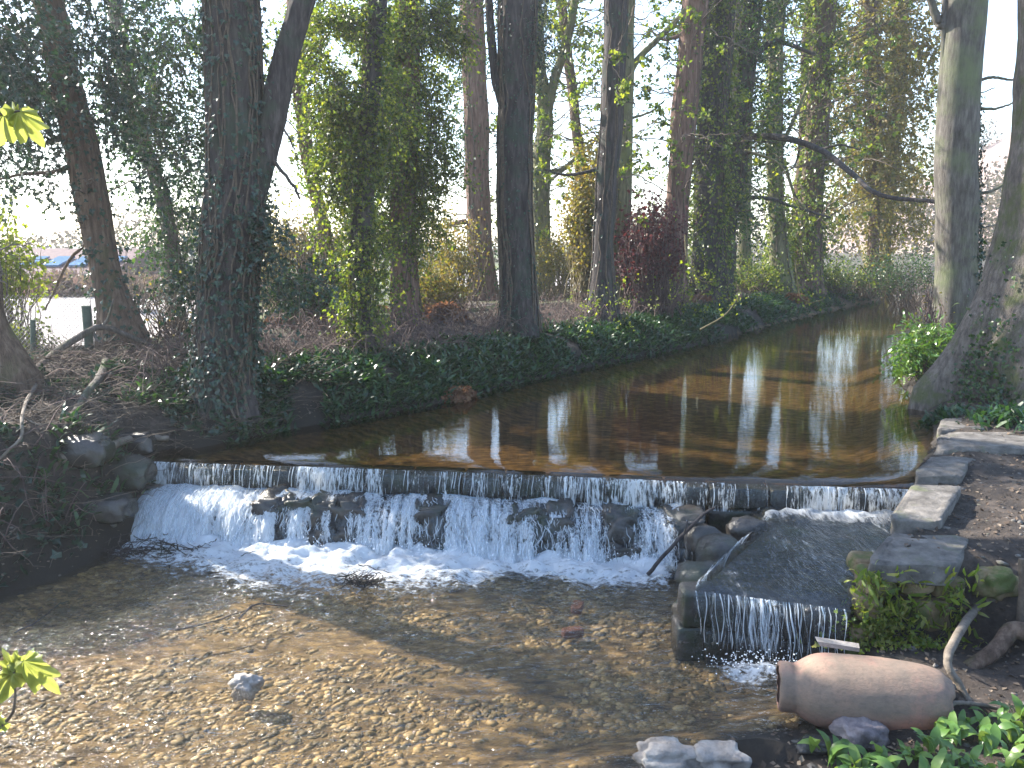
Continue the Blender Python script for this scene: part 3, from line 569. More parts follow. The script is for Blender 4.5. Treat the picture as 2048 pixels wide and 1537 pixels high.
# ------------------------------------------------------------------ trees
TREE_N = [0]; TREE_D = []
def pxw(w, D): return w / FPX * D / CP   # rough pixel width -> metres at distance D
def tree(name, label, pts, D=None, barkm='bark_grey', ivy=0, ivym='ivy', foliage=(), branches=(), twigs=0, stems=0, group=None, flare=1.35, sides=26, ridge=.07, top=12.5, leafsize=.075, folmat=None, kind='ivy', shade_fol=(), cat='tree', gold=0, crown=True):
    TREE_N[0] += 1; sd = TREE_N[0] * 13
    rs = np.random.default_rng(sd)
    bx, by, bw = pts[0]
    if D is None: D = ghit(bx, by)[1]
    leafsize = leafsize * (.78 if D < 12 else (.78 if ivym == 'ivy_sun' or folmat == 'ivy_sun' else .68) * (D / 12) ** .8); ivy = int(ivy * 1.35)
    TREE_D.append((name, bx, round(float(D), 1)))
    W = [(PY(x, y, D), pxw(w, D) / 2) for x, y, w in pts]
    P = np.array([w[0] for w in W]); R = np.array([w[1] for w in W])
    g = H(np.array([P[0, 0]]), np.array([D]))[0]
    P[0, 2] = g
    base = np.array([P[0, 0], D, g])
    # below ground + extension above the picture
    dirt = P[-1] - P[-2]; dirt /= np.linalg.norm(dirt); ext = []; er = []
    p = P[-1].copy(); r = R[-1]; dv = dirt.copy()
    while p[2] < top:
        dv = dv * .8 + np.array([rs.normal(0, .05), rs.normal(0, .05), .22]); dv /= np.linalg.norm(dv)
        p = p + dv * 1.3; r = max(.03, r * .87); ext.append(p.copy()); er.append(r)
    P2 = np.vstack([[base[0], D, g - .5], P] + ([ext] if ext else [])); R2 = np.concatenate([[R[0] * flare * 1.25, R[0] * flare], R[1:], er])
    n = max(30, int((P2[-1, 2] - g) / .13)); n = min(n, 110)
    SPth = smooth_path(np.c_[P2, R2], n); SPth[:, :2] += np.stack([.02 * fbm(SPth[:, 2] * .9, sd, 0, sd, 2), .02 * fbm(SPth[:, 2] * .9, sd + 9, 0, sd, 2)], 1) * 1.5
    root = empty(name, tuple(base)); tag(root, label, cat, group)
    # root flare lobes: extra ridge near the base
    tr = tube(SPth[:, :3], SPth[:, 3], sides, ridge, sd)
    V = tr[0][0].reshape(n, sides, 3); zz = V[:, :, 2] - g; ctr = SPth[:, None, :3]
    a = np.arange(sides) / sides * 2 * np.pi
    lob = 1 + .28 * np.exp(-np.maximum(zz, 0) / .28) * (np.cos(a * 4 + sd) + .5 * np.cos(a * 7 + 2 * sd))[None, :] * .7
    V[:] = ctr + (V - ctr) * lob[:, :, None]; tr[0] = (V.reshape(-1, 3), tr[0][1])
    mobj('trunk', tr, M[barkm], root)
    if crown and top > 9:   # boughs above the picture
        for b in range(4):
            i = int(n * rs.uniform(.62, .93)); s = SPth[i, :3]; az = rs.uniform(0, 6.28); L = rs.uniform(1.2, 2.4)
            pts_ = [s, s + np.array([math.cos(az) * L * .4, math.sin(az) * L * .4, L * .35]), s + np.array([math.cos(az) * L, math.sin(az) * L, L * .9])]
            bp = smooth_path(pts_, 9); mobj('branch', tube(bp, np.linspace(SPth[i, 3] * .45, .012, 9), 7), M[barkm], root)
    for b in branches:      # (pixel polyline, w0, w1[, dy])
        dy = b[3] if len(b) > 3 else 0.0
        nb = len(b[0]); bp = np.array([PY(x, y, D + dy * i / max(1, nb - 1)) for i, (x, y) in enumerate(b[0])])
        bp = smooth_path(bp, 6 * nb); m = len(bp); bp += .004 * rs.normal(size=bp.shape)
        mobj('branch', tube(bp, np.linspace(pxw(b[1], D) / 2, pxw(b[2], D) / 2, m), 9, .05, sd + 3), M[barkm], root)
    S = SPth
    if stems:
        parts = []
        for s in range(stems):
            z0 = rs.uniform(-.05, .4); ph = rs.uniform(0, 6.28); k = 40; idx = np.linspace(1, int(n * .75), k).astype(int)
            phs = ph + np.cumsum(rs.normal(0, .12, k)); c = S[idx, :3]; r = S[idx, 3] * 1.06 + .006
            parts += tube(np.stack([c[:, 0] + np.cos(phs) * r, c[:, 1] + np.sin(phs) * r, c[:, 2]], 1), np.linspace(rs.uniform(.01, .022), .006, k), 5, cap=False)
        o = mobj('ivy_stems', parts, M['twig'], root); o['kind'] = 'stuff'
    LP, LD, LN, LS = [], [], [], []
    if ivy:
        t = rs.uniform(.0, .97, ivy) * (n - 2); i = t.astype(int); f = (t - i)[:, None]
        c = S[i, :3] * (1 - f) + S[i + 1, :3] * f; r = S[i, 3]; ph = rs.uniform(0, 6.28, ivy)
        dens = .5 + .5 * vn(np.cos(ph) * 1.3 + 9, np.sin(ph) * 1.3 + 9, c[:, 2] * 1.1, sd); k = rs.random(ivy) < dens + .25
        c, r, ph = c[k], r[k], ph[k]; m = len(c); rad = r * 1.0 + .02 + rs.exponential(.055, m)
        nrm = np.stack([np.cos(ph), np.sin(ph), np.full(m, .25)], 1)
        LP.append(c + nrm * rad[:, None] * np.array([1, 1, 0])); LD.append(np.stack([nrm[:, 0] * .5, nrm[:, 1] * .5, np.full(m, -.8)], 1) + rs.normal(0, .35, (m, 3))); LN.append(nrm); LS.append(rs.uniform(.6, 1.25, m) * leafsize)
    if foliage or shade_fol:
        twP = []; jobs = []
        for (cx, cy, rx, ry, ns, *rest) in foliage:
            ns = int(ns * (3.4 if D < 12 else 4.4))
            dz = rest[0] if rest else 0.0
            c = PY(cx, cy, D + dz); RX = rx / FPX * D; RY = ry / FPX * D
            u = rs.normal(size=(ns, 3)); u /= np.linalg.norm(u, axis=1, keepdims=True); u *= rs.random((ns, 1)) ** .45
            s = c + u * np.array([RX, max(.35, min(RX, 1.2)), RY])
            kh = (fbm(s[:, 0] * 2.2, s[:, 1] * 2.2, s[:, 2] * 2.2, sd + 3, 2) > -.12); s, u = s[kh], u[kh]; jobs.append((s, u, len(s)))
        for c, r3, ns in shade_fol:
            u = rs.normal(size=(ns, 3)); u /= np.linalg.norm(u, axis=1, keepdims=True); u *= rs.random((ns, 1)) ** .45
            jobs.append((np.array(c) + u * np.array(r3), u, ns))
        for s, u, ns in jobs:
            d = u + rs.normal(0, .6, (ns, 3)) + np.array([0, 0, -.35]); d /= np.linalg.norm(d, axis=1, keepdims=True)
            kk = 14; tt = np.linspace(0, 1, kk); L = rs.uniform(.18, .5, ns) * max(1, D / 13)
            q = s[:, None] + d[:, None] * (L[:, None] * tt)[:, :, None]; q[:, :, 2] -= .12 * (tt ** 2)[None, :]
            twP.append(q[:, ::4])
            q = q + rs.normal(0, .035, q.shape); q = q.reshape(-1, 3)
            LP.append(q); dd_ = np.repeat(d, kk, 0) + rs.normal(0, .7, q.shape) + np.array([0, 0, -.5]); LD.append(dd_); LN.append(rs.normal(0, .5, q.shape) + np.array([0, -.3, .6])); LS.append(rs.uniform(.55, 1.2, len(q)) * leafsize)
        q = np.concatenate(twP); o = mobj('twigs', [many_tubes(q, np.linspace(.006, .002, q.shape[1])[None, :] * np.ones((len(q), 1)))], M['twig'], root); o['kind'] = 'stuff'
    if LP:
        global RS
        keep = RS; RS = rs
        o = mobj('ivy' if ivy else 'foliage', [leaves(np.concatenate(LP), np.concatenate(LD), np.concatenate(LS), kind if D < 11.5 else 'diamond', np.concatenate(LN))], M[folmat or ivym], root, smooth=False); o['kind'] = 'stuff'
        RS = keep
    if twigs:   # bare sprays along the trunk
        k = 12; m = twigs; i = rs.integers(int(n * .25), n - 2, m); s = S[i, :3]; az = rs.uniform(0, 6.28, m)
        d = np.stack([np.cos(az), np.sin(az), rs.uniform(-.1, .7, m)], 1); L = rs.uniform(.4, 1.6, m) * max(1, D / 13)
        tt = np.linspace(0, 1, k); q = s[:, None] + d[:, None] * (L[:, None] * tt)[:, :, None]
        q += np.cumsum(rs.normal(0, .035, q.shape), 1); q[:, :, 2] -= (.25 * L)[:, None] * (tt ** 2)[None, :] * rs.uniform(-.6, 1.4, (m, 1))
        q1 = q; j = rs.integers(3, k - 2, m * 3); par = np.repeat(np.arange(m), 3); s2 = q1[par, j]; d2 = d[par] + rs.normal(0, .7, (m * 3, 3)); L2 = L[par] * rs.uniform(.2, .5, m * 3)
        q2 = s2[:, None] + d2[:, None] * (L2[:, None] * tt)[:, :, None] + np.cumsum(rs.normal(0, .02, (m * 3, k, 3)), 1)
        q2[:, :, 2] -= (.2 * L2)[:, None] * (tt ** 2)[None, :]
        o = mobj('twigs', [many_tubes(q1, np.linspace(.014, .005, k)[None, :] * np.ones((m, 1)) * max(1, D / 13)), many_tubes(q2, np.linspace(.006, .003, k)[None, :] * np.ones((m * 3, 1)) * max(1, D / 13))], M['twig'], root); o['kind'] = 'stuff'
        if gold:
            ends = q2[:, -1]; ends = ends[rs.integers(0, len(ends), gold)] + rs.normal(0, .05, (gold, 3))
            o = mobj('leaves', [leaves(ends, rs.normal(size=ends.shape) + np.array([0, 0, -.4]), rs.uniform(.045, .1, gold) * max(1, D / 14), 'diamond')], M['ivy_sun'], root, smooth=False); o['kind'] = 'stuff'
    return root
G = 'trees along the far bank'
tree('tree', 'brown trunk cut off by the left edge of the photo beside the fence', [(-4, 752, 100), (-28, 650, 76), (-40, 560, 66), (-60, 300, 60), (-75, 0, 55)], None, 'bark_brown', group=G, twigs=25, shade_fol=[((-5.6, 8.9, 4.5), (.75, .8, .9), 150), ((-6.1, 8.7, 5.3), (.8, .9, .7), 90), ((-5.3, 9.1, 3.9), (.45, .6, .5), 45)], ivym='ivy_dark', leafsize=.09)  # leaf clumps mostly above the view, added to shade the right of the pool
tree('tree', 'bare brown trunk leaning left above the fallen arched branch', [(243, 690, 74), (222, 590, 60), (200, 500, 54), (178, 380, 58), (150, 240, 56), (122, 110, 52), (98, 0, 50)], None, 'bark_brown', ivy=1500, ivym='ivy_dark', group=G, twigs=20,
     foliage=[(60, 60, 110, 110, 70), (60, 200, 110, 90, 60), (55, 330, 90, 60, 32), (210, 150, 60, 130, 55), (150, -80, 190, 130, 90), (280, 330, 60, 60, 22), (10, 130, 60, 120, 40), (230, 20, 60, 60, 26)],
     branches=[([(160, 330), (100, 345), (40, 350), (-20, 365)], 10, 4, .3), ([(190, 470), (140, 520), (110, 580), (90, 620)], 7, 3, .5)], leafsize=.085)
tree('tree', 'slender ivy-hung trunk between the leaning brown one and the great ivy trunk', [(352, 660, 30), (346, 520, 28), (325, 400, 26), (285, 290, 27), (250, 150, 27), (228, 0, 26)], None, 'bark_grey', ivy=2600, group=G,
     foliage=[(300, 100, 120, 110, 95), (330, 240, 100, 80, 70), (370, 60, 70, 70, 40), (330, 420, 60, 90, 45), (370, 520, 40, 60, 25), (270, 210, 60, 80, 45), (380, 330, 50, 60, 24)], leafsize=.1, stems=3)
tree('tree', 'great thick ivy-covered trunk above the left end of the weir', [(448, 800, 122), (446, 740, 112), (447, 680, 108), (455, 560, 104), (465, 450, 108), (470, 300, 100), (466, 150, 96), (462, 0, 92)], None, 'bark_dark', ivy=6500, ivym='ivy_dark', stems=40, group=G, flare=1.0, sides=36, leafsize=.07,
     foliage=[(400, 330, 45, 60, 14), (530, 470, 40, 70, 22), (390, 560, 40, 50, 12), (560, 530, 60, 60, 30), (520, 600, 60, 40, 12)],
     branches=[([(500, 400), (535, 270), (570, 120), (605, 0), (640, -160)], 56, 40, .2), ([(530, 300), (585, 370), (600, 400)], 8, 4), ([(520, 260), (560, 250), (590, 300)], 7, 3)])
tree('tree', 'thin pale trunk leaning just right of the great ivy trunk', [(668, 640, 26), (656, 520, 25), (640, 420, 24), (618, 320, 25), (600, 190, 24), (590, 60, 24), (585, 0, 24)], None, 'bark_red', ivy=1600, gold=1800, group=G, ivym='ivy_sun', twigs=30,
     foliage=[(640, 100, 60, 110, 80), (640, 300, 50, 90, 50), (590, 60, 50, 80, 40), (560, 150, 50, 80, 26), (670, 470, 50, 70, 34)], leafsize=.075)
tree('tree', 'dark narrow ivy column at the left of the sunlit ivy mass', [(722, 700, 40), (720, 600, 36), (722, 480, 38), (735, 360, 34), (745, 200, 34), (752, 0, 34)], None, 'bark_dark', ivy=5000, ivym='ivy', group=G, stems=6,
     foliage=[(740, 180, 80, 130, 150), (700, 330, 60, 90, 100), (680, 140, 60, 120, 90), (740, 470, 50, 80, 50), (690, 60, 70, 90, 90), (660, 220, 40, 100, 40), (720, 590, 40, 60, 32), (660, 420, 40, 110, 22)], leafsize=.07, folmat='ivy_sun')
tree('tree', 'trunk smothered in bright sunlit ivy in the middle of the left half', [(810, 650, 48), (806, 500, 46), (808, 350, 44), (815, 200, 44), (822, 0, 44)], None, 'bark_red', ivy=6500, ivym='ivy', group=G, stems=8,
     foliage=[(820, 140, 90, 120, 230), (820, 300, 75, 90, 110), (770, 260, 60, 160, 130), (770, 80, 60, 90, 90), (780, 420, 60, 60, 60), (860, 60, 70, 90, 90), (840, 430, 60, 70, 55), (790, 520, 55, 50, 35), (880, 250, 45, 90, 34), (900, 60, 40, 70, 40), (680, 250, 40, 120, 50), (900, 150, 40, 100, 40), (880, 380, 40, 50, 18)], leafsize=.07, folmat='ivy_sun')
tree('tree', 'reddish brown trunk with few leaves just left of the dark ivy trunk', [(965, 600, 50), (960, 500, 46), (954, 360, 46), (950, 200, 44), (945, 0, 42)], None, 'bark_red', ivy=1400, gold=1800, group=G, twigs=35, stems=5,
     foliage=[(930, 60, 50, 80, 45), (905, 230, 40, 60, 22)], leafsize=.08, branches=[([(945, 440), (900, 450), (870, 460)], 12, 5)])
tree('tree', 'straight dark ivy-stemmed trunk in the centre of the photo', [(1036, 668, 76), (1034, 560, 66), (1031, 420, 64), (1032, 280, 62), (1035, 140, 66), (1036, 0, 70)], None, 'bark_dark', ivy=3600, ivym='ivy_dark', stems=26, group=G, sides=34, flare=1.15,
     foliage=[(1060, 60, 40, 90, 30), (1075, 130, 30, 60, 14)], branches=[([(1010, 220), (992, 160), (982, 60), (975, -60)], 20, 14)], leafsize=.065)
tree('tree', 'mossy forked trunk just right of the central dark trunk', [(1086, 600, 38), (1083, 480, 36), (1084, 350, 34), (1090, 240, 30), (1078, 130, 24), (1072, 0, 20)], None, 'bark_moss', ivy=2200, ivym='ivy_sun', gold=1800, group=G, twigs=30,
     branches=[([(1092, 240), (1110, 160), (1135, 80), (1150, 0), (1160, -120)], 20, 12), ([(1088, 350), (1130, 335), (1180, 290), (1230, 270)], 10, 3), ([(1088, 370), (1130, 340), (1160, 330)], 7, 2)], leafsize=.08,
     foliage=[(1110, 60, 50, 80, 26)])
tree('tree', 'thin brown trunk leaning left behind the two close trunks', [(1182, 590, 24), (1174, 450, 22), (1162, 330, 20), (1148, 200, 18), (1130, 60, 17), (1122, 0, 16)], 24.0, 'bark_brown', gold=1800, group=G, twigs=60)
tree('tree', 'near-black trunk standing right against the mossy green one', [(1204, 640, 50), (1208, 520, 38), (1214, 400, 38), (1222, 250, 40), (1232, 100, 40), (1236, 0, 42)], None, 'bark_dark', gold=1800, group=G, stems=8, ivy=500, ivym='ivy_dark', branches=[([(1216, 330), (1170, 345), (1130, 350), (1090, 340)], 8, 3)], twigs=20)
tree('tree', 'smooth mossy green trunk with a branch rising right', [(1240, 612, 40), (1243, 520, 32), (1246, 400, 30), (1250, 270, 28), (1252, 170, 26), (1256, 60, 24), (1262, 0, 22)], None, 'bark_moss', gold=1800, group=G, ridge=.02, twigs=50,
     branches=[([(1250, 165), (1275, 120), (1310, 85), (1345, 50), (1370, 20)], 14, 8), ([(1252, 240), (1300, 225), (1330, 200)], 6, 2)])
tree('tree', 'purplish brown trunk with a bright sunlit left edge', [(1338, 600, 58), (1348, 480, 46), (1358, 360, 44), (1368, 240, 46), (1380, 120, 44), (1390, 0, 46)], None, 'bark_red', gold=1800, group=G, ivy=1300, stems=8, twigs=60, ivym='ivy_sun',
     branches=[([(1385, 60), (1330, 80), (1300, 60)], 8, 3)])
tree('tree', 'trunk thickly wrapped in ivy right of the purplish one', [(1412, 600, 60), (1418, 450, 56), (1424, 300, 56), (1430, 150, 56), (1438, 0, 56)], None, 'bark_dark', ivy=9000, ivym='ivy_sun', stems=10, gold=1800, group=G, twigs=60, leafsize=.075, foliage=[(1430, 60, 50, 100, 60), (1440, 300, 45, 120, 50), (1410, 460, 45, 90, 36)])
tree('tree', 'dark trunk leaning right with ivy up its sides', [(1436, 590, 44), (1455, 430, 44), (1470, 300, 44), (1485, 150, 44), (1500, 0, 46)], None, 'bark_dark', ivy=5000, ivym='ivy', stems=8, gold=1800, group=G, twigs=60, leafsize=.08, foliage=[(1500, 100, 45, 90, 50), (1530, 240, 45, 90, 45), (1470, 430, 50, 80, 40), (1530, 30, 40, 60, 30)],
     branches=[([(1500, 130), (1540, 85), (1580, 90), (1630, 110)], 12, 6), ([(1470, 275), (1560, 275), (1640, 300), (1700, 345), (1760, 390), (1870, 404)], 13, 5, -7), ([(1640, 300), (1680, 290), (1720, 300)], 6, 2, -1), ([(1600, 285), (1590, 330), (1560, 350)], 5, 2), ([(1460, 395), (1540, 398), (1590, 415), (1660, 435)], 9, 4)])
tree('tree', 'pale mossy slim trunk standing between two ivy trunks', [(1488, 580, 26), (1490, 450, 22), (1492, 330, 20), (1496, 200, 18), (1500, 0, 15)], None, 'bark_moss', group=G, ridge=.03, top=9)
tree('tree', 'twin-toned ivy trunk, second from the right of the far cluster', [(1562, 585, 36), (1555, 450, 30), (1548, 300, 30), (1550, 150, 28), (1553, 0, 28)], None, 'bark_moss', ivy=3500, ivym='ivy_sun', gold=1800, group=G, stems=5, leafsize=.075, twigs=70, branches=[([(1560, 310), (1570, 330), (1590, 390), (1610, 420)], 7, 3), ([(1560, 300), (1600, 210), (1620, 150)], 9, 4)])
tree('tree', 'thin brown trunk tucked left of the pale furrowed one', [(1588, 575, 22), (1595, 430, 20), (1606, 280, 19), (1612, 150, 18), (1616, 0, 17)], 27.0, 'bark_brown', gold=1800, group=G, twigs=60, ivy=800, ivym='golden')
tree('tree', 'pale furrowed trunk, last of the far cluster before the golden ivy', [(1606, 580, 56), (1620, 450, 42), (1632, 300, 40), (1640, 150, 40), (1648, 0, 42)], None, 'bark_brown', ivy=4500, ivym='ivy_sun', stems=10, gold=1800, group=G, twigs=70, leafsize=.08, foliage=[(1640, 40, 40, 100, 50), (1625, 420, 40, 90, 40), (1670, 200, 40, 110, 50), (1580, 470, 40, 60, 30)])
gf = lambda *a: a
tree('tree', 'golden-leaved ivy tree on the bank left of the large grey trunk', [(1745, 560, 20), (1748, 450, 18), (1752, 300, 22), (1745, 150, 26), (1742, 0, 26)], 31.0, 'bark_brown', ivy=3500, ivym='golden', group=G, leafsize=.1,
     foliage=[(1730, 90, 70, 120, 150), (1760, 260, 70, 90, 110), (1720, 400, 70, 80, 70), (1700, 230, 50, 110, 60)], folmat='golden', kind='diamond')
tree('tree', 'second golden ivy tree, nearest to the large grey trunk', [(1772, 545, 16), (1776, 430, 15), (1786, 300, 22), (1796, 150, 28), (1800, 0, 28)], 32.0, 'bark_moss', ivy=3500, ivym='golden', group=G, leafsize=.1,
     foliage=[(1810, 60, 60, 100, 90), (1820, 200, 50, 70, 40), (1800, 370, 60, 60, 60), (1850, 330, 40, 50, 20), (1790, 450, 60, 40, 24), (1860, 120, 30, 70, 24)], folmat='golden', kind='diamond')
GT = 13.5
tree('tree', 'large smooth grey trunk on the right bank with ivy up one side', [(1912, 668, 88), (1910, 560, 76), (1911, 450, 76), (1915, 300, 74), (1922, 150, 72), (1932, 0, 72)], GT, 'bark_plain', ivy=0, stems=0, group='trees on the near bank', ridge=.02, sides=36, flare=1.1,
     branches=[([(1905, 60), (1880, 48), (1868, 20), (1852, -30)], 18, 12), ([(1893, 230), (1890, 150), (1888, 60), (1890, 0), (1892, -80)], 12, 12), ([(1945, 165), (1985, 155), (2020, 160), (2060, 150)], 7, 3), ([(1945, 215), (1990, 218), (2030, 205)], 7, 3),
               ([(1935, 388), (1975, 385), (2010, 370), (2048, 360)], 8, 3), ([(1935, 185), (1965, 185), (1990, 175)], 3, 2), ([(1930, 455), (1965, 455), (2000, 448)], 5, 2)])
def right_tree():
    base = np.array([0, 0, 0]); ctr = PZ(2045, 800, .15); g = H(ctr[:1], ctr[1:2])[0]; root = empty('tree', (ctr[0], ctr[1], g)); tag(root, 'huge buttressed trunk at the right edge with sprawling mossy roots', 'tree', 'trees on the near bank')
    D = ctr[1]; path = [(2028, 860, 288), (2034, 770, 245), (2052, 690, 225), (2075, 600, 200), (2090, 500, 176), (2096, 400, 150), (2100, 250, 120), (2106, 100, 112), (2110, -60, 108), (2115, -300, 100), (2110, -700, 80)]
    P = smooth_path([list(PY(x, y, D)) + [pxw(w, D) / 2] for x, y, w in path], 70)
    P = np.vstack([[P[0, 0], P[0, 1], P[0, 2] - .6, P[0, 3] * 1.15], P]); sides = 44; n = len(P)
    tr = tube(P[:, :3], P[:, 3], sides, .075, 77); V = tr[0][0].reshape(n, sides, 3); a = np.arange(sides) / sides * 2 * np.pi; zz = (V[:, :, 2] - g)
    lob = 1 + np.exp(-np.maximum(zz, 0) / .45) * .36 * (np.cos(a * 5 + .6) + .5 * np.cos(a * 8 + 2))[None]; V[:] = P[:, None, :3] + (V - P[:, None, :3]) * lob[:, :, None]; tr[0] = (V.reshape(-1, 3), tr[0][1])
    mobj('trunk', tr, M['bark_plain2'], root)
    m = 5200; t = RS.random(m); i = (t ** 1.2 * 30).astype(int) + 1; ph = RS.uniform(2.4, 4.6, m); r = P[i, 3] * 1.06 + RS.exponential(.03, m)
    nrm = np.stack([np.cos(ph), np.sin(ph), np.full(m, .2)], 1); pos = P[i, :3] + nrm * r[:, None] * np.array([1, 1, 0]) + RS.normal(0, .04, (m, 3))
    k = (RS.random(m) < .5 + .5 * vn(ph * 2, pos[:, 2] * 3, 0, 4)) & (RS.random(m) < sm(1.5, .3, pos[:, 2]) + .1)
    o = mobj('ivy', [leaves(pos[k], np.array([0, -.2, -.8]) + RS.normal(0, .4, (k.sum(), 3)), RS.uniform(.03, .065, k.sum()), 'ivy', nrm[k])], M['ivy'], root, smooth=False); o['kind'] = 'stuff'
M['bark_plain2'] = surf('lichen_bark', [(.05, .043, .038), (.13, .11, .095), (.23, .2, .17)], scale=9, mscale=(2, 2, .6), bstr=1, bdist=.04, spots=(.09, .1, .045), spot_scale=2.6, spot_thr=(.5, .62))
right_tree()
# ivy up the right side of the grey trunk
def trunk_side_ivy():
    par = [o for o in bpy.data.objects if o.get('label', '').startswith('large smooth grey')][0]
    D = GT; m = 1500; y = RS.uniform(180, 660, m); r = pxw(38, D); w = np.interp(y, [180, 350, 500, 660], [.15, .55, .8, 1.3])
    ph = RS.normal(-.35, .45, m) * np.minimum(w, 1.2) ; pos = np.array([PY(1913, yy, D) for yy in y]); nrm = np.stack([np.cos(ph), np.sin(ph), ph * 0 + .2], 1)
    pos = pos + nrm * np.array([1, 1, 0]) * (r * 1.03 + RS.exponential(.025, m))[:, None]; k = RS.random(m) < w
    o = mobj('ivy', [leaves(pos[k], np.array([0, -.2, -.8]) + RS.normal(0, .4, (k.sum(), 3)), RS.uniform(.04, .075, k.sum()), 'ivy', nrm[k])], M['ivy_dark'], par, smooth=False); o['kind'] = 'stuff'
trunk_side_ivy()

# ------------------------------------------------------------------ shrubs, brush
def cloud_shrub(name, label, cx, cy, rx, ry, D, n, mat, leaf=.06, ntw=250, twm='twig', cat='shrub', group=None, depth=None, kind='diamond'):
    c = PY(cx, cy, D); RX = rx / FPX * D; RZ = ry / FPX * D; RY = depth or min(RX, 1.5)
    g = float(H(np.array([c[0]]), np.array([D]))[0]); root = empty(name, (c[0], D, g)); tag(root, label, cat, group)
    # stems radiate from the base
    k = 8; m = ntw; b = np.stack([c[0] + RS.normal(0, RX * .35, m), D + RS.normal(0, RY * .35, m), np.full(m, g - .05)], 1)
    u = rand_dirs(m) * RS.random((m, 1)) ** .4; e = c + u * np.array([RX, RY, RZ]); tt = np.linspace(0, 1, k)[None, :, None]
    q = b[:, None] * (1 - tt) + e[:, None] * tt + np.sin(tt * 3.14) * np.stack([u[:, 0] * RX * .4, u[:, 1] * RY * .4, np.full(m, RZ * .25)], 1)[:, None] + np.cumsum(RS.normal(0, .045, (m, k, 3)), 1)
    o = mobj('stems', [many_tubes(q, np.linspace(.012, .003, k)[None] * np.ones((m, 1)))], M[twm], root); o['kind'] = 'stuff'
    if n:
        i = RS.integers(0, m, n); j = RS.integers(4, k, n); P = q[i, j] + RS.normal(0, .09, (n, 3)) * np.array([1, 1, 1])
        o = mobj('leaves', [leaves(P, rand_dirs(n, -.3), RS.uniform(.6, 1.3, n) * leaf, kind)], M[mat], root, smooth=False); o['kind'] = 'stuff'
    return root
cloud_shrub('ivy_clad_stump', 'tall golden ivy-clad stump rising behind the two close trunks', 1185, 400, 48, 150, 18.5, 9000, 'golden', .09, 300, 'twig_gold', 'stump')
cloud_shrub('maroon_shrub', 'dark maroon shrub between the mossy and the purplish trunks', 1300, 480, 55, 100, 17.5, 6000, 'maroon', .08, 400, 'bramble')
cloud_shrub('bush', 'bright green leafy bush at the left edge above the fence', 0, 490, 60, 95, 12.0, 1700, 'spring', .085, 60)
cloud_shrub('bush', 'low bright green bush at the foot of the fence mesh', 45, 670, 45, 30, 11.2, 420, 'spring', .06, 60)
shr = [(560, 480, 70, 90, 17, 'golden'), (690, 540, 60, 60, 18, 'golden'), (900, 480, 60, 90, 18.5, 'golden'), (870, 560, 60, 40, 17, 'golden'), (1120, 500, 60, 60, 21, 'golden'), (1290, 560, 60, 30, 18.5, 'ivy_sun'), (1500, 550, 60, 50, 24, 'ivy_sun'),
       (1660, 550, 60, 45, 27, 'ivy_sun'), (1720, 545, 70, 40, 28, 'ivy'), (1820, 540, 70, 45, 27, 'ivy'), (620, 580, 70, 40, 14.5, 'ivy'), (1560, 520, 50, 50, 26, 'ivy_sun'), (1400, 550, 50, 50, 21.5, 'ivy_sun')]
nm = ['left of centre beyond the thin pale trunk', 'behind the dark narrow ivy column', 'beyond the reddish brown trunk', 'low beside the dead ferns', 'behind the mossy forked trunk', 'low under the maroon shrub', 'between the pale slim and twin-toned trunks',
      'past the pale furrowed trunk', 'under the golden ivy tree', 'beside the large grey trunk across the water', 'low and dark beside the great ivy trunk', 'high behind the twin-toned trunk', 'behind the thickly wrapped trunk']
for s, l in zip(shr, nm):
    cloud_shrub('shrub', ('golden twiggy shrub ' if s[5] == 'golden' else 'green leafy shrub ') + l, s[0], s[1], s[2], s[3], s[4], 2600, s[5], .07, 110, 'twig_gold' if s[5] == 'golden' else 'twig', 'shrub', 'shrubs behind the far bank')
# sparse wiry shrub in front of the yard
for k, (cx, cy, rx, ry, D, l) in enumerate([(350, 600, 70, 90, 11.5, 'wiry bare shrub between the leaning trunk and the great ivy trunk'), (130, 540, 120, 60, 22.5, 'pinkish bare thorn shrub in front of the tiled roof'), (270, 540, 60, 60, 19, 'yellowish bare shrub beside the small brick shed'),
                                            (620, 470, 60, 110, 15, 'bare twiggy shrub beside the thin pale trunk'), (1870, 620, 35, 60, 13, 'dry reedy stems at the foot of the large grey trunk')]):
    cloud_shrub('bare_shrub', l, cx, cy, rx, ry, D, 60, 'golden', .05, [90, 50, 70, 110, 60][k], 'bramble' if k in (1, 4) else 'twig', 'shrub', 'bare shrubs')
# brambles along the far bank crest
def band_points(n, d0, d1, xr=(-6, 14), side=0, yr=(5.5, 30)):
    out = []
    while sum(len(o) for o in out) < n:
        m = n * 12; x = RS.uniform(*xr, m); y = RS.uniform(*yr, m); w = RS.random(m) < (9.5 / np.maximum(y, 9.5)) ** 1.6
        x, y = x[w], y[w]; d = sdist(x, y, PONDP); s = landside(x, y); k = (d > d0) & (d < d1) & ((s < .5) if side == 0 else (s > .5)) & (sdist(x, y, POOLP) > .15); out.append(np.stack([x[k], y[k]], 1))
    return np.concatenate(out)[:n]
p = band_points(2300, .9, 2.8); p = p[(p[:, 0] > -4.2) | (RS.random(len(p)) < .4)]; k = 8; n = len(p); s = np.stack([p[:, 0], p[:, 1], H(p[:, 0], p[:, 1])], 1); az = RS.uniform(0, 6.28, n); L = RS.uniform(.25, .9, n); hh = RS.uniform(.12, .45, n) * np.where(p[:, 0] < -4.2, .3, 1); tt = np.linspace(0, 1, k)
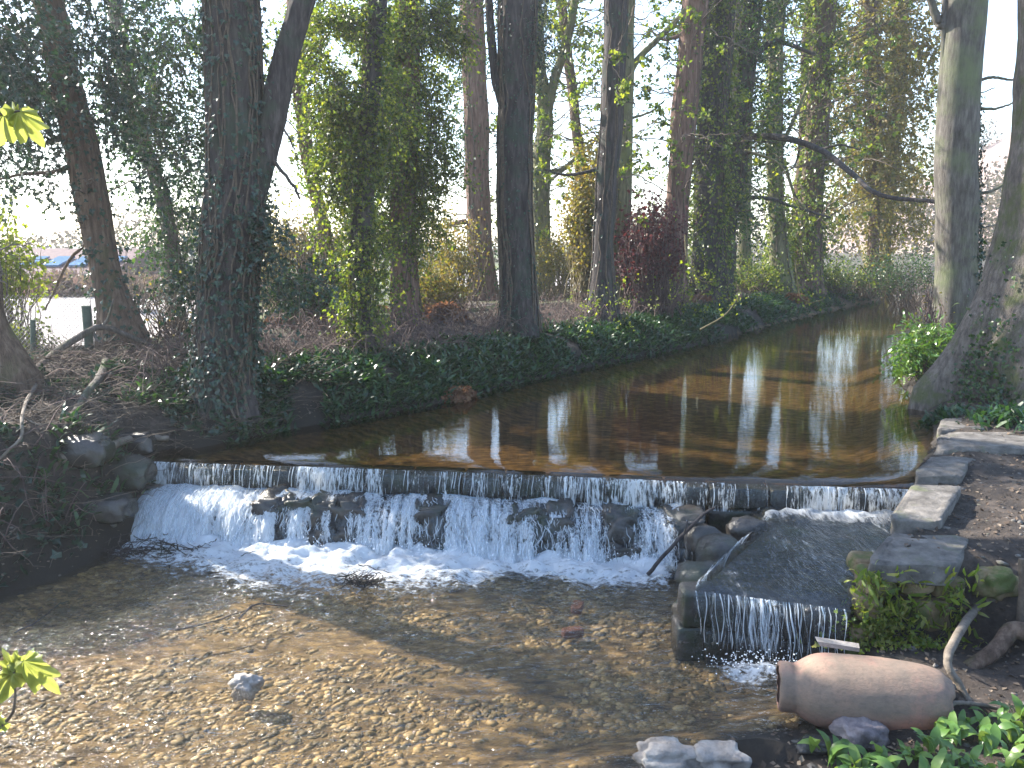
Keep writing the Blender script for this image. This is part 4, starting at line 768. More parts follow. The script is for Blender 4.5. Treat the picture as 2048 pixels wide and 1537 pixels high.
q = s[:, None] + (np.stack([np.cos(az), np.sin(az), az * 0], 1) * L[:, None])[:, None] * tt[None, :, None]; q[:, :, 2] += hh[:, None] * np.sin(tt * np.pi * .9)[None]; q += np.cumsum(RS.normal(0, .014, q.shape), 1)
o = mobj('brambles', [many_tubes(q, np.linspace(.006, .003, k)[None] * np.ones((n, 1)))], M['bramble']); tag(o, 'tangle of purple-brown bramble stems on top of the far bank', None, None, 'stuff')
# strap leaved green cover on the far bank
p = band_points(21000, -.06, 1.25, (-4.2, 16)); kz = fbm(p[:, 0] * 1.2, p[:, 1] * 1.2, 0, 51, 3) > -.55; p = p[kz & ~((p[:, 0] < -3.0) & (RS.random(len(p)) < .6))]; n = len(p); s = np.stack([p[:, 0], p[:, 1], H(p[:, 0], p[:, 1])], 1)
az = RS.uniform(0, 6.28, n); D_ = np.stack([np.cos(az) * .8 + .25, np.sin(az) * .8 - .35, RS.uniform(.2, 1.0, n)], 1)
o = mobj('bank_greenery', [leaves(s, D_, RS.uniform(.09, .2, n), 'strap', np.array([0, 0, 1.]) * np.ones((n, 3)))], M['ramson'], smooth=False); tag(o, 'low green strap-leaved cover along the far bank', None, None, 'stuff')
# litter, twigs on the left bank and elsewhere
def land_points(n, xr, yr, cond):
    x = RS.uniform(*xr, n); y = RS.uniform(*yr, n); k = (sdist(x, y, PONDP) > .05) & (sdist(x, y, POOLP) > .05) & cond(x, y); x, y = x[k], y[k]; return np.stack([x, y, H(x, y) + .005], 1)
s = np.concatenate([land_points(24000, (-7.5, -2), (4.8, 14), lambda x, y: (x < -1) & (RS.random(len(x)) < sm(15, 8, y))), land_points(16000, (1.2, 6.5), (3, 13), lambda x, y: x > 0)]); n = len(s)
o = mobj('leaf_litter', [leaves(s, rand_dirs(n) * np.array([1, 1, .3]), RS.uniform(.015, .045, n), 'diamond', np.array([0, 0, 1.]) * np.ones((n, 3)))], M['litter'], smooth=False); tag(o, 'dead leaves littering both banks', None, None, 'stuff')
s = land_points(12500, (-6.8, -2.6), (5, 10.5), lambda x, y: fbm(x * 1.1, y * 1.1, 0, 61, 3) > -.2); n = len(s)
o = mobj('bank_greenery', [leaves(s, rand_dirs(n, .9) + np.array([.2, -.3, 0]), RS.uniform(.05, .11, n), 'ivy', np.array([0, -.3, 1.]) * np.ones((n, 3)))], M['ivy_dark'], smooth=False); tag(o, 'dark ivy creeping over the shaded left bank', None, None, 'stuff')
s = land_points(4600, (-6.8, -2.2), (5.8, 11), lambda x, y: x < -1); n = len(s); k = 6; tt = np.linspace(0, 1, k); d = rand_dirs(n) * np.array([1, 1, .35]) + np.array([0, 0, .12]); L = RS.uniform(.1, .7, n)
q = s[:, None] + d[:, None] * (L[:, None] * tt)[:, :, None] + np.cumsum(RS.normal(0, .018, (n, k, 3)), 1)
o = mobj('bank_twigs', [many_tubes(q, np.linspace(.006, .002, k)[None] * RS.uniform(.5, 1.2, (n, 1)))], M['twig']); tag(o, 'dead twigs and stems matted on the left bank', None, None, 'stuff')
# arum / green clump on right bank
def tuft(name, label, pos, n, size, mat, kind='strap', spread=.12, cat='plant', group=None, up=.7):
    root = empty(name, tuple(pos)); tag(root, label, cat, group); P = np.array(pos) + RS.normal(0, 1, (n, 3)) * np.array([spread, spread, 0]); P[:, 2] = H(P[:, 0], P[:, 1]) - .01 if name != 'x' else P[:, 2]
    az = RS.uniform(0, 6.28, n); D_ = np.stack([np.cos(az), np.sin(az), RS.uniform(.3, 1.6, n) * up], 1)
    o = mobj('leaves', [leaves(P, D_, RS.uniform(.6, 1.2, n) * size, kind, np.array([0, 0, 1.]) * np.ones((n, 3)))], M[mat], root, smooth=False); o['kind'] = 'stuff'; return root
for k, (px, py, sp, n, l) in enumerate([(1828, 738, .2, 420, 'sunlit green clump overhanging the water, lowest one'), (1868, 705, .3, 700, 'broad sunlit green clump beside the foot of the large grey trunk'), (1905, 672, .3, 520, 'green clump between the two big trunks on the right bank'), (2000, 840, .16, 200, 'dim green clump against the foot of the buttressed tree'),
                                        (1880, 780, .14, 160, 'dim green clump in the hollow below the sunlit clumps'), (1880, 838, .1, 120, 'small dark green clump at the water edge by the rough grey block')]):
    p = ghit(px, py); tuft('leafy_clump', l, p, n, .17, 'ramson_sunlit' if k < 3 else 'ramson', 'strap', sp, 'plant', 'green clumps on the right bank', up=1.1)  # sunlit clumps get the lighter leaf colour, dim ones the darker
cloud_shrub('leafy_shrub', 'sunlit leafy green shrub overhanging the water before the large grey trunk', 1872, 700, 72, 56, 11.6, 2600, 'ramson_sunlit', .11, 60, 'twig', 'shrub', None, .5, 'strap')
# dead ferns
for k, (px, py, s_, l) in enumerate([(880, 620, .5, 'rust brown dead fern hanging beside the reddish trunk'), (850, 590, .45, 'orange dead fern behind the rust brown one'), (755, 610, .3, 'small brown dead fern beside the dark ivy column'), (915, 790, .25, 'reddish dead fern at the edge of the water'),
                                  (1400, 590, .35, 'brown dead fern under the thickly wrapped trunk'), (560, 640, .35, 'reddish dead fern right of the great ivy trunk'), (1290, 600, .3, 'dead fern right of the mossy green trunk'), (1590, 585, .35, 'dead fern at the foot of the pale furrowed trunk')]):
    c = ghit(px, py + 15); root = empty('dead_fern', tuple(c)); tag(root, l, 'fern', 'dead ferns on the far bank')
    s_ *= 1.4; m = 40; az = RS.uniform(0, 6.28, m); kk = 14; tt = np.linspace(0, 1, kk); L = RS.uniform(.5, 1.1, m) * s_
    q = c + np.stack([np.cos(az), np.sin(az), az * 0], 1)[:, None] * (L[:, None] * tt)[:, :, None] * .8; q[:, :, 2] += (L[:, None] * (1.1 * tt - 1.25 * tt ** 2)[None]) + .02
    o = mobj('fronds', [many_tubes(q, np.linspace(.004, .002, kk)[None] * np.ones((m, 1)))], M['fern'], root); o['kind'] = 'stuff'
    P = np.repeat(q[:, 2:], 6, 1).reshape(-1, 3); n = len(P); o = mobj('leaves', [leaves(P, rand_dirs(n, -.5), RS.uniform(.03, .09, n) * (.6 + s_), 'diamond')], M['fern'], root, smooth=False); o['kind'] = 'stuff'

# ------------------------------------------------------------------ right bank masonry
def slab(name, label, top_px, z, th, mat, cat='stone', group=None, seed=0, zb=None):
    """irregular quarried block: top corners given as pixels on the plane z"""
    c = np.array([PZ(x, y, z) for x, y in top_px]); ctr = c.mean(0)
    ns = 8; V = []
    V0, F0 = ICO[4]; p = np.sign(V0) * np.abs(V0) ** .2; p /= np.abs(p).max(axis=0)
    u, v = (p[:, 0] + 1) / 2, (p[:, 1] + 1) / 2
    xy = (c[0][:2][None] * ((1 - u) * (1 - v))[:, None] + c[1][:2][None] * (u * (1 - v))[:, None] + c[2][:2][None] * (u * v)[:, None] + c[3][:2][None] * ((1 - u) * v)[:, None])
    n1 = fbm(xy[:, 0] * 6, xy[:, 1] * 6, p[:, 2] * 2, seed, 3)
    xy = xy + (xy - ctr[:2]) * (.05 * n1)[:, None]
    n2 = fbm(xy[:, 0] * 14, xy[:, 1] * 14, p[:, 2] * 3, seed + 3, 3); xy = xy + (xy - ctr[:2]) * (.045 * n2)[:, None]; zz = z - th / 2 + p[:, 2] * th / 2 + .018 * n1 + .008 * n2
    root = mobj(name, [(np.c_[xy, zz] , F0)], mat); tag(root, label, cat, group); return root
GS = 'stones of the right bank wall'
slab('coping_stone', 'flat grey slab at the right end of the weir lip', [(1778, 1034), (1882, 1040), (1928, 968), (1826, 962)], .10, .17, M['stone'], group=GS, seed=1)
slab('coping_stone', 'weathered grey slab just upstream of the flat weir slab', [(1828, 948), (1925, 952), (1945, 912), (1862, 908)], .12, .17, M['stone'], group=GS, seed=2)
slab('coping_stone', 'long pale slab running to the right below the buttressed tree', [(1872, 893), (2070, 896), (2075, 866), (1878, 864)], .16, .26, M['stone'], group=GS, seed=3)
slab('coping_stone', 'rough grey block nearest the roots of the buttressed tree', [(1872, 856), (1985, 858), (1975, 835), (1885, 833)], .16, .24, M['stone'], group=GS, seed=4)
slab('coping_stone', 'broad worn stone between the flat weir slab and the mossy wall', [(1735, 1124), (1905, 1132), (1945, 1072), (1780, 1066)], .02, .16, M['stone'], group=GS, seed=5)
mw = tag(empty('mossy_wall', tuple(PZ(1800, 1280, -.5))), 'low ochre stone wall with moss and grass above the clay jar', 'wall')
mossy = [((1715, 1150), (1760, 1175), .0), ]
def wstone(px, py, y, hx, hy, hz, seed, mat='stone_warm', lab=None):
    p = PY(px, py, y); o = mobj('stone', [boxstone((p[0], p[1], p[2]), hx, hy, hz, seed, .12, 3, random.uniform(-.12, .12), .45)], M[mat], mw)
yw = 5.2
for k, (px, py, hx, hz, dy) in enumerate([(1752, 1160, .11, .075, 0), (1820, 1158, .12, .07, .02), (1885, 1165, .11, .08, .05), (1728, 1208, .09, .075, -.04), (1780, 1215, .1, .09, .04), (1850, 1222, .14, .12, .0), (1915, 1215, .09, .1, .08),
                                         (1712, 1255, .09, .07, -.06), (1765, 1262, .11, .07, .02), (1910, 1262, .1, .06, .05), (1700, 1290, .1, .06, -.06), (1690, 1250, .08, .12, .12), (1705, 1190, .08, .1, .2), (1730, 1130, .1, .07, .25)]):
    wstone(px, py, yw + dy, hx, .13, hz, 200 + k)
p_ = [PZ(1722, 1160, -.05), PZ(1700, 1260, -.4)]
# grass and leaves growing on it
gp = []
for _ in range(520):
    px = random.choice([random.gauss(1740, 22), random.gauss(1905, 26), random.gauss(1820, 45), random.gauss(1760, 30)]); py = random.uniform(1140, 1285); gp.append(PY(px, py, yw - .13 + random.uniform(-.05, .06)))
gp = np.array(gp); n = len(gp); D_ = np.stack([RS.normal(0, .5, n), -.5 + RS.normal(0, .2, n), RS.normal(.2, .7, n)], 1)
o = mobj('grass', [leaves(gp, D_, RS.uniform(.04, .11, n), 'strap')], M['grass'], mw, smooth=False); o['kind'] = 'stuff'
gp = np.array([PY(random.gauss(1750, 35), random.gauss(1255, 18), yw - .17 + random.uniform(-.06, .05)) for _ in range(420)] + [PZ(random.gauss(1800, 70), random.gauss(1285, 8), -.5) for _ in range(250)]); n = len(gp)
o = mobj('moss_leaves', [leaves(gp, rand_dirs(n, .4), RS.uniform(.02, .045, n), 'ivy')], M['grass'], mw, smooth=False); o['kind'] = 'stuff'
# loose rocks
def rock(label, px, py, r, mat, seed, z=None, amp=.28, cat='rock', group='loose rocks by the pool', sq=.85):
    p = ghit(px, py) if z is None else PZ(px, py, z); o = mobj('rock', [blob((p[0], p[1], p[2] + r[2] * .45), r, seed, 4, amp, 1.7, sq)], M[mat], smooth=True); tag(o, label, cat, group); return o
M['stone_purple'] = surf('mauve_stone', [(.09, .075, .08), (.2, .17, .175), (.32, .28, .27)], scale=9, bstr=1, bdist=.02)
rock('lumpy mauve-grey rock in front of the clay jar', 1722, 1492, (.13, .09, .1), 'stone_purple', 301, amp=.35)
rock('dark flat rock left of the lumpy mauve rock', 1640, 1500, (.13, .07, .05), 'stone_wet', 302)
rock('large pale rock at the bottom edge of the photo', 1335, 1528, (.17, .1, .07), 'stone_pale', 303, sq=.7, amp=.35)
rock('second pale rock right of the large one at the bottom edge', 1440, 1526, (.14, .09, .06), 'stone_pale', 304, sq=.7, amp=.35)
rock('brown stone half buried behind the arched root', 1985, 1190, (.14, .1, .1), 'stone_warm', 305)
rock('pale wet rock breaking the surface in the left of the pool', 495, 1380, (.085, .05, .07), 'stone_pale', 306, amp=.55, z=WZ - .03)
for k, (px, py, r, l) in enumerate([(250, 960, .2, 'dark squared rock beside the left end of the weir'), (300, 1010, .15, 'dark rock touching the left end of the falls'), (215, 1030, .17, 'dark rock at the water edge left of the falls'), (170, 920, .2, 'dark rock high on the shaded left bank'), (270, 900, .16, 'flat dark rock above the left end of the weir')]):
    rock(l, px, py, (r * 1.3, r * .9, r * .7), 'stone_wet', 310 + k, None, .2, sq=.6)
# red-brown submerged stones
for k, (px, py, l) in enumerate([(1145, 1265, 'reddish brick lying under the water of the pool'), (1155, 1215, 'smaller reddish brick under the water nearer the falls')]):
    p = PZ(px, py, WZ - .08); o = mobj('brick', [boxstone((0, 0, 0), .08, .045, .03, 330 + k, .06)], surf('brick_red', [(.07, .03, .02), (.15, .07, .05)], 10) if k == 0 else bpy.data.materials['brick_red']); o.location = p; o.rotation_euler = (0, 0, .3 + k); tag(o, l, 'brick')

# ------------------------------------------------------------------ clay jar
def jar():
    m, nt, out = newmat('terracotta')
    n1 = noise(nt, 3.5, 5, .6); n2 = noise(nt, 2.2, 5, .65, (1, 1, 1)); n3 = noise(nt, 40, 4, .6)
    c = ramp(nt, n1.outputs[0], [(.35, (.2, .12, .095)), (.55, (.31, .155, .115)), (.7, (.42, .185, .125))]).outputs[0]
    f = ramp(nt, n2.outputs[0], [(.36, (0, 0, 0)), (.52, (1, 1, 1))]).outputs[0]; tc = N(nt, 'ShaderNodeTexCoord'); sx = N(nt, 'ShaderNodeSeparateXYZ'); nt.links.new(tc.outputs['Object'], sx.inputs[0])
    g2 = N(nt, 'ShaderNodeMapRange'); nt.links.new(sx.outputs[2], g2.inputs[0]); g2.inputs[1].default_value = -.12; g2.inputs[2].default_value = -.02; g2.inputs[3].default_value = .25; g2.inputs[4].default_value = 1
    mm = N(nt, 'ShaderNodeMath', operation='MULTIPLY', use_clamp=True); nt.links.new(f, mm.inputs[0]); nt.links.new(g2.outputs[0], mm.inputs[1])
    mm2 = N(nt, 'ShaderNodeMath', operation='MULTIPLY', use_clamp=True); mm2.inputs[1].default_value = .7; nt.links.new(mm.outputs[0], mm2.inputs[0]); c = mixc(nt, mm2.outputs[0], c, (.17, .145, .105)); n7 = noise(nt, 9, 8, .75, (.5, 1, 1)); c = mixc(nt, ramp(nt, n7.outputs[0], [(.44, (0, 0, 0)), (.66, (.7, .7, .7))]).outputs[0], c, (.12, .095, .075)); rx2 = N(nt, 'ShaderNodeMapRange'); nt.links.new(sx.outputs[0], rx2.inputs[0]); rx2.inputs[1].default_value = .35; rx2.inputs[2].default_value = .9; rz2 = N(nt, 'ShaderNodeMapRange'); nt.links.new(sx.outputs[2], rz2.inputs[0]); rz2.inputs[1].default_value = .02; rz2.inputs[2].default_value = -.14; r3 = N(nt, 'ShaderNodeMath', operation='MULTIPLY', use_clamp=True); nt.links.new(rx2.outputs[0], r3.inputs[0]); nt.links.new(rz2.outputs[0], r3.inputs[1]); c = mixc(nt, r3.outputs[0], c, (.42, .15, .09)); c = mixc(nt, ramp(nt, n3.outputs[0], [(.5, (0, 0, 0)), (.75, (.5, .5, .5))]).outputs[0], c, (.1, .08, .06))
    p = N(nt, 'ShaderNodeBsdfPrincipled'); p.inputs['Roughness'].default_value = .8; nt.links.new(c, p.inputs['Base Color']); nt.links.new(bump(nt, n7.outputs[0], .7, .012), p.inputs['Normal']); nt.links.new(p.outputs[0], out.inputs[0])
    prof = [(0.0, .138), (.012, .152), (.04, .156), (.08, .154), (.105, .153), (.13, .164), (.18, .19), (.28, .22), (.45, .228), (.6, .227), (.75, .22), (.88, .208), (.98, .19), (1.04, .165), (1.07, .12)]
    pr = smooth_path(prof, 46); ns = 60; a = np.linspace(0, 2 * np.pi, ns, endpoint=False)
    def shell(off):
        R = pr[:, 1][:, None] - off + .004 * fbm(pr[:, 0][:, None] * 4 + 3, np.cos(a)[None] * 2, np.sin(a)[None] * 2, 3, 2)
        return np.stack([pr[:, 0][:, None] * np.ones((1, ns)), R * np.cos(a)[None], R * np.sin(a)[None]], -1)
    O, I = shell(0), shell(.02); n = len(pr)
    # broken mouth: dent on top of the neck, ragged far end
    O[:3, :, 0] += .012 * np.maximum(0, fbm(np.cos(a) * 3, np.sin(a) * 3, 0, 8, 3))[None]; I[:3, :, 0] += .012 * np.maximum(0, fbm(np.cos(a) * 3, np.sin(a) * 3, 0, 8, 3))[None]
    for S_ in (O, I):
        top = np.exp(-((a - np.pi / 2) / .5) ** 2)[None]; S_[:, :, 0] += np.where(np.arange(n)[:, None] > n - 4, .03 * vn(a * 3, 1, 0, 5)[None], 0)
        S_[:, :, 2] -= .035 * top * np.exp(-((pr[:, 0] - .14) / .045) ** 2)[:, None]
    V = np.vstack([O.reshape(-1, 3), I.reshape(-1, 3)]); i = np.arange(n - 1)[:, None] * ns; j = np.arange(ns)[None]; k = (j + 1) % ns
    Fo = np.stack([i + j, i + ns + j, i + ns + k, i + k], -1).reshape(-1, 4); Fi = Fo[:, ::-1] + n * ns
    jj = np.arange(ns); kk = (jj + 1) % ns; e0 = np.stack([jj, kk, kk + n * ns, jj + n * ns], 1); e1 = e0[:, ::-1] + (n - 1) * ns
    root = mobj('clay_jar', [(V, np.vstack([Fo, Fi, e0, e1]))], m)
    p = PZ(1556, 1362, -.42); root.location = (p[0], p[1], -.45); root.rotation_euler = (0, math.radians(-1.5), math.radians(-13)); root.scale = (.86, .93, .93); tag(root, 'broken terracotta jar lying on its side at the water edge', 'jar')
    sh = mobj('pottery_shard', [((lambda v: (v))(np.array([[0, 0, 0], [.25, .01, -.03], [.26, .07, -.03], [.0, .06, 0], [0.02, 0, -.03], [.25, .01, -.055], [.26, .07, -.055], [.02, .06, -.03]])), np.array([[0, 1, 2, 3], [7, 6, 5, 4], [0, 4, 5, 1], [1, 5, 6, 2], [2, 6, 7, 3], [3, 7, 4, 0]]))], M['stone_pale'], smooth=False)
    sh.location = PZ(1634, 1283, -.24); sh.rotation_euler = (0, 0, -.15); tag(sh, 'pale splinter of stone poking out behind the clay jar', 'stone')
jar()

# ------------------------------------------------------------------ roots, sticks, branches
def stick(name, label, pts, r0, r1, mat='twig', cat='stick', group=None, sides=8, forks=(), lump=.0):
    P = smooth_path(pts, 8 * len(pts)); P = P + np.cumsum(RS.normal(0, .002, P.shape), 0)
    root = tag(mobj(name, tube(P, np.linspace(r0, r1, len(P)), sides, .12, int(abs(P[0, 0]) * 100)), M[mat]), label, cat, group)
    for (i, dx, dy, dz, L) in forks:
        s = P[i]; q = smooth_path([s, s + np.array([dx, dy, dz]) * L * .5, s + np.array([dx, dy, dz + .2]) * L], 9); mobj('twig', tube(q, np.linspace(r1 * .8, r1 * .3, 9), 5), M[mat], root)
    return root
M['root'] = surf('root_bark', [(.07, .055, .045), (.15, .125, .1), (.22, .185, .15)], scale=14, bstr=.6)
g = lambda px, py, dz=0.0: ghit(px, py) + np.array([0, 0, dz])
def onpl(px, py, y): return PY(px, py, y)
yr = ghit(1955, 1425)[1] + .05
stick('tree_root', 'pale root arching down to the ground right of the clay jar', [g(1990, 1212, .0), g(1950, 1250, .06), onpl(1908, 1290, yr + .25), onpl(1902, 1330, yr + .1), onpl(1925, 1370, yr + .05), g(1955, 1425, .0), g(1965, 1450, -.04)], 0.026, .018, 'root', 'root', lump=.1, sides=10)
stick('tree_root', 'thick dark root humped at the right edge below the wall', [g(1935, 1330, -.03), g(1985, 1320, .05), g(2025, 1295, .1), g(2090, 1290, .04)], 0.045, .065, 'bark_brown', 'root', sides=12)
stick('tree_root', 'thin root snaking behind the green leaves at bottom right', [g(1860, 1452, 0), g(1900, 1430, .03), g(1945, 1418, .02), g(2000, 1425, .0)], .014, .01, 'root', 'root')
stick('stake', 'weathered wooden stake at the right edge above the root', [g(2040, 1240, -.1), g(2040, 1180, .02) * 0 + onpl(2041, 1175, ghit(2040, 1235)[1]), onpl(2043, 1120, ghit(2040, 1235)[1])], .028, .024, 'twig', 'post')
stick('fallen_branch', 'arched fallen branch in front of the leaning brown trunk', [g(70, 745), onpl(120, 700, 10), onpl(180, 662, 10.2), onpl(215, 655, 10.3), onpl(270, 675, 10.4), g(325, 700)], .05, .03, 'bark_grey', 'branch', 'fallen branches on the left bank', forks=((20, .3, -.2, -.5, .5), (26, .3, 0, .4, .6)))
stick('fallen_branch', 'pale curved stick hanging down the shaded bank at far left', [g(75, 790, .1), g(50, 850, .12), g(45, 900, .1), g(0, 935, .05)], .02, .01, 'root', 'branch', 'fallen branches on the left bank', forks=((8, .4, .1, -.2, .6), (12, .5, .1, -.3, .5)))
stick('fallen_branch', 'thick mossy branch leaning down the bank below the leaning trunk', [g(225, 690, .05), g(205, 760, .08), g(170, 820, .1), g(130, 880, .06)], .05, .025, 'bark_grey', 'branch', 'fallen branches on the left bank')
stick('fallen_branch', 'long grey log lying along the bank above the left end of the weir', [g(120, 935, .04), g(200, 915, .06), g(280, 893, .06), g(335, 882, .03)], .045, .03, 'root', 'branch', 'fallen branches on the left bank')
stick('stick', 'dark stick leaning against the falls near the apron', [PZ(1295, 1150, WZ + .02), PZ(1345, 1090, -.42), PZ(1400, 1035, -.2), PZ(1425, 1018, -.15)], .018, .012, 'bark_dark', 'stick', forks=((14, .1, -.2, .5, .2),))
stick('stick', 'thin dark stick crossing the foam in front of the apron', [PZ(1345, 1140, WZ + .03), PZ(1375, 1165, WZ + .05), PZ(1388, 1175, WZ + .04)], .006, .004, 'bark_dark', 'stick')
def twig_on_water(label, pts, r=.008): stick('stick', label, [PZ(x, y, WZ + .012) for x, y in pts], r, r * .6, 'bark_dark', 'stick', 'sticks caught in the pool')
twig_on_water('long thin stick lying in the shallow pool left of centre', [(350, 1260), (400, 1247), (450, 1232), (500, 1212)])
twig_on_water('kinked stick right of the long thin stick in the pool', [(478, 1237), (508, 1212), (545, 1212), (575, 1215)])
twig_on_water('pale brown branch under the water near the left edge', [(30, 1265), (70, 1240), (110, 1210), (130, 1200)], .006)
def debris(name, label, px, py, n, sx, sy, L, r=.006, mat='bark_dark', zt=.06, cat='debris'):
    c = PZ(px, py, WZ); P0 = c + RS.normal(0, 1, (n, 3)) * np.array([sx, sy, 0]); P0[:, 2] = WZ + .0 + np.abs(RS.normal(0, zt, n)); k = 8; tt = np.linspace(-.5, .5, k); d = rand_dirs(n) * np.array([1, .6, .3]); Ls = RS.uniform(.4, 1, n) * L
    q = P0[:, None] + d[:, None] * (Ls[:, None] * tt)[:, :, None] + np.cumsum(RS.normal(0, .008, (n, k, 3)), 1); root = empty(name, tuple(c)); tag(root, label, cat, 'drifts of twigs caught in the pool')
    o = mobj('twigs', [many_tubes(q, np.linspace(r, r * .4, k)[None] * np.ones((n, 1)))], M[mat], root); o['kind'] = 'stuff'; return root
debris('twig_heap', 'dark heap of twigs washed up left of the foam', 290, 1110, 150, .3, .08, .4)
debris('twig_heap', 'tangle of twigs caught at the edge of the foam', 725, 1172, 60, .1, .05, .35, .006, zt=.05)
debris('twig_heap', 'small clump of reddish twigs in the still water', 905, 1140, 1, .05, .05, .05)
bpy.data.objects.remove([o for o in bpy.data.objects if o.get('label', '').startswith('small clump of reddish')][0].children[0]); bpy.data.objects.remove([o for o in bpy.data.objects if o.get('label', '').startswith('small clump of reddish')][0])
# hanging curved twigs with young leaves over the water
for k, (pts, D, l) in enumerate([([(1370, 470), (1375, 520), (1400, 560), (1425, 565)], 14, 'curved hanging twig under the thickly wrapped trunk'), ([(1590, 520), (1600, 590), (1620, 605), (1645, 600)], 15.5, 'hooked hanging twig nearest the water'), ([(1600, 480), (1612, 535), (1625, 550)], 16, 'short hanging twig below the pale furrowed trunk'),
                              ([(1400, 660), (1450, 630), (1480, 590)], 14, 'low arching twig over the dark water'), ([(1720, 530), (1750, 565), (1765, 570)], 17, 'hanging twig below the golden ivy trees'), ([(1490, 300), (1560, 330), (1590, 400), (1605, 420)], 13.5, 'long arching twig across the far cluster')]):
    P = np.array([PY(x, y, D) for x, y in pts]); P = smooth_path(P, 24); root = empty('hanging_twig', tuple(P[0])); tag(root, l, 'twig', 'hanging twigs over the water'); mobj('stem', tube(P, np.linspace(.016, .006, 24), 6), M['twig_gold'], root)
    n = 26; i = RS.integers(6, 24, n); o = mobj('leaves', [leaves(P[i] + RS.normal(0, .1, (n, 3)), rand_dirs(n, .3), RS.uniform(.03, .075, n), 'ivy')], M['spring'], root, smooth=False); o['kind'] = 'stuff'
# scattered young leaf sprays over the far bank
p = band_points(200, .2, 1.6, (1, 15)); n = 200; s = np.stack([p[:, 0], p[:, 1], H(p[:, 0], p[:, 1]) + RS.uniform(.15, .9, n)], 1); s = np.repeat(s, 6, 0) + RS.normal(0, .06, (n * 6, 3))
o = mobj('young_leaves', [leaves(s, rand_dirs(len(s), .2), RS.uniform(.03, .07, len(s)), 'ivy')], M['spring'], smooth=False); tag(o, 'bright young leaves dotted over the brush on the far bank', None, None, 'stuff')

# ------------------------------------------------------------------ foreground sycamore leaves
def lobed_leaf(name, parent, base, tip, width, nrm, seed):
    a = np.linspace(-2.5, 2.5, 61); lobes = np.full(61, .6)
    for pk, ph in ((0, 1.12), (.82, .98), (-.82, .98), (1.75, .72), (-1.75, .72)): lobes = np.maximum(lobes, ph * (1 - .5 * np.minimum(1, np.abs(a - pk) / .42) ** .9))
    lobes = lobes + .025 * np.sin(a * 31)
    L = np.linalg.norm(tip - base); d = (tip - base) / L; x = np.cross(d, nrm); x /= np.linalg.norm(x); nn = np.cross(x, d)
    V = [base]; rings = 4
    for r in range(1, rings + 1):
        f = r / rings
        for aa, lo in zip(a, lobes):
            u = math.sin(aa) * lo * f * width; v = (math.cos(aa) * lo * f * .72 + .22 * f) * L * 1.05
            h = -.3 * L * f * f * (1 + .5 * math.sin(seed * 2.1 + aa)) + .22 * L * f * abs(math.sin(aa)) + .012 * math.sin(aa * 7) * f
            V.append(base + x * u + d * v + nn * h)
    F4 = []; F3 = []; m = len(a)
    for i in range(m - 1): F3.append((0, 1 + i, 2 + i))
    for r in range(rings - 1):
        for i in range(m - 1): b = 1 + r * m; F4.append((b + i, b + m + i, b + m + i + 1, b + i + 1))
    return mobj(name, [(np.array(V), np.array(F3)), (np.array(V), np.array(F4))], M['syc'], parent)
m_, nt, out = newmat('sycamore_leaf'); n_ = noise(nt, 22, 4, .6); c_ = ramp(nt, n_.outputs[0], [(.35, (.2, .24, .05)), (.65, (.36, .36, .09))]).outputs[0]
p_ = N(nt, 'ShaderNodeBsdfPrincipled'); p_.inputs['Roughness'].default_value = .45; nt.links.new(c_, p_.inputs['Base Color']); t_ = N(nt, 'ShaderNodeBsdfTranslucent'); nt.links.new(mixc(nt, .5, c_, (.5, .55, .1)), t_.inputs[0])
x_ = N(nt, 'ShaderNodeMixShader'); x_.inputs[0].default_value = .55; nt.links.new(p_.outputs[0], x_.inputs[1]); nt.links.new(t_.outputs[0], x_.inputs[2]); nt.links.new(x_.outputs[0], out.inputs[0]); M['syc'] = m_
nt.links.new(bump(nt, noise(nt, 45, 3, .6).outputs[0], .5, .004), p_.inputs['Normal'])
sap_base = np.array([-1.75, 1.5, float(H(np.array([-1.75]), np.array([1.5]))[0])])
sap = tag(empty('sycamore_sapling', tuple(sap_base)), 'sapling with big yellow-green lobed leaves hanging in from the left edge', 'sapling')
def S_(px, py, D): return PY(px, py, D)
mobj('stem', tube(smooth_path([sap_base - [0, 0, .1], [-1.85, 1.6, 1.2], [-1.7, 1.75, 2.1], [-1.75, 1.8, 3.0]], 24), np.linspace(.02, .006, 24), 8), M['twig'], sap)
mobj('branch', tube(smooth_path([[-1.84, 1.62, 1.0], S_(-150, 1500, 1.95), S_(-60, 1500, 2.0), S_(15, 1440, 2.0), S_(30, 1400, 2.0), S_(28, 1345, 2.0)], 24), np.linspace(.008, .0025, 24), 6), M['twig'], sap)
mobj('branch', tube(smooth_path([[-1.75, 1.8, 2.5], S_(-150, 260, 1.95), S_(-60, 235, 2.0), S_(5, 228, 2.0), S_(40, 222, 2.0)], 20), np.linspace(.008, .0025, 20), 6), M['twig'], sap)
up = np.array([.1, -.75, .6])
for (b, t, w, D) in [((28, 1345), (-30, 1400), .055, 2.0), ((32, 1345), (55, 1305), .045, 2.02), ((32, 1345), (5, 1300), .04, 2.02), ((48, 1322), (112, 1392), .062, 1.99), ((22, 1350), (10, 1330), .03, 2.0), ((2, 1435), (-10, 1470), .03, 2.0), ((38, 225), (82, 290), .055, 2.0), ((8, 228), (-12, 290), .06, 2.0), ((30, 222), (5, 215), .03, 2.0)]:
    lobed_leaf('leaf', sap, S_(*b, D), S_(*t, D), w * 1.0, up + RS.normal(0, .2, 3), t[0] % 7)

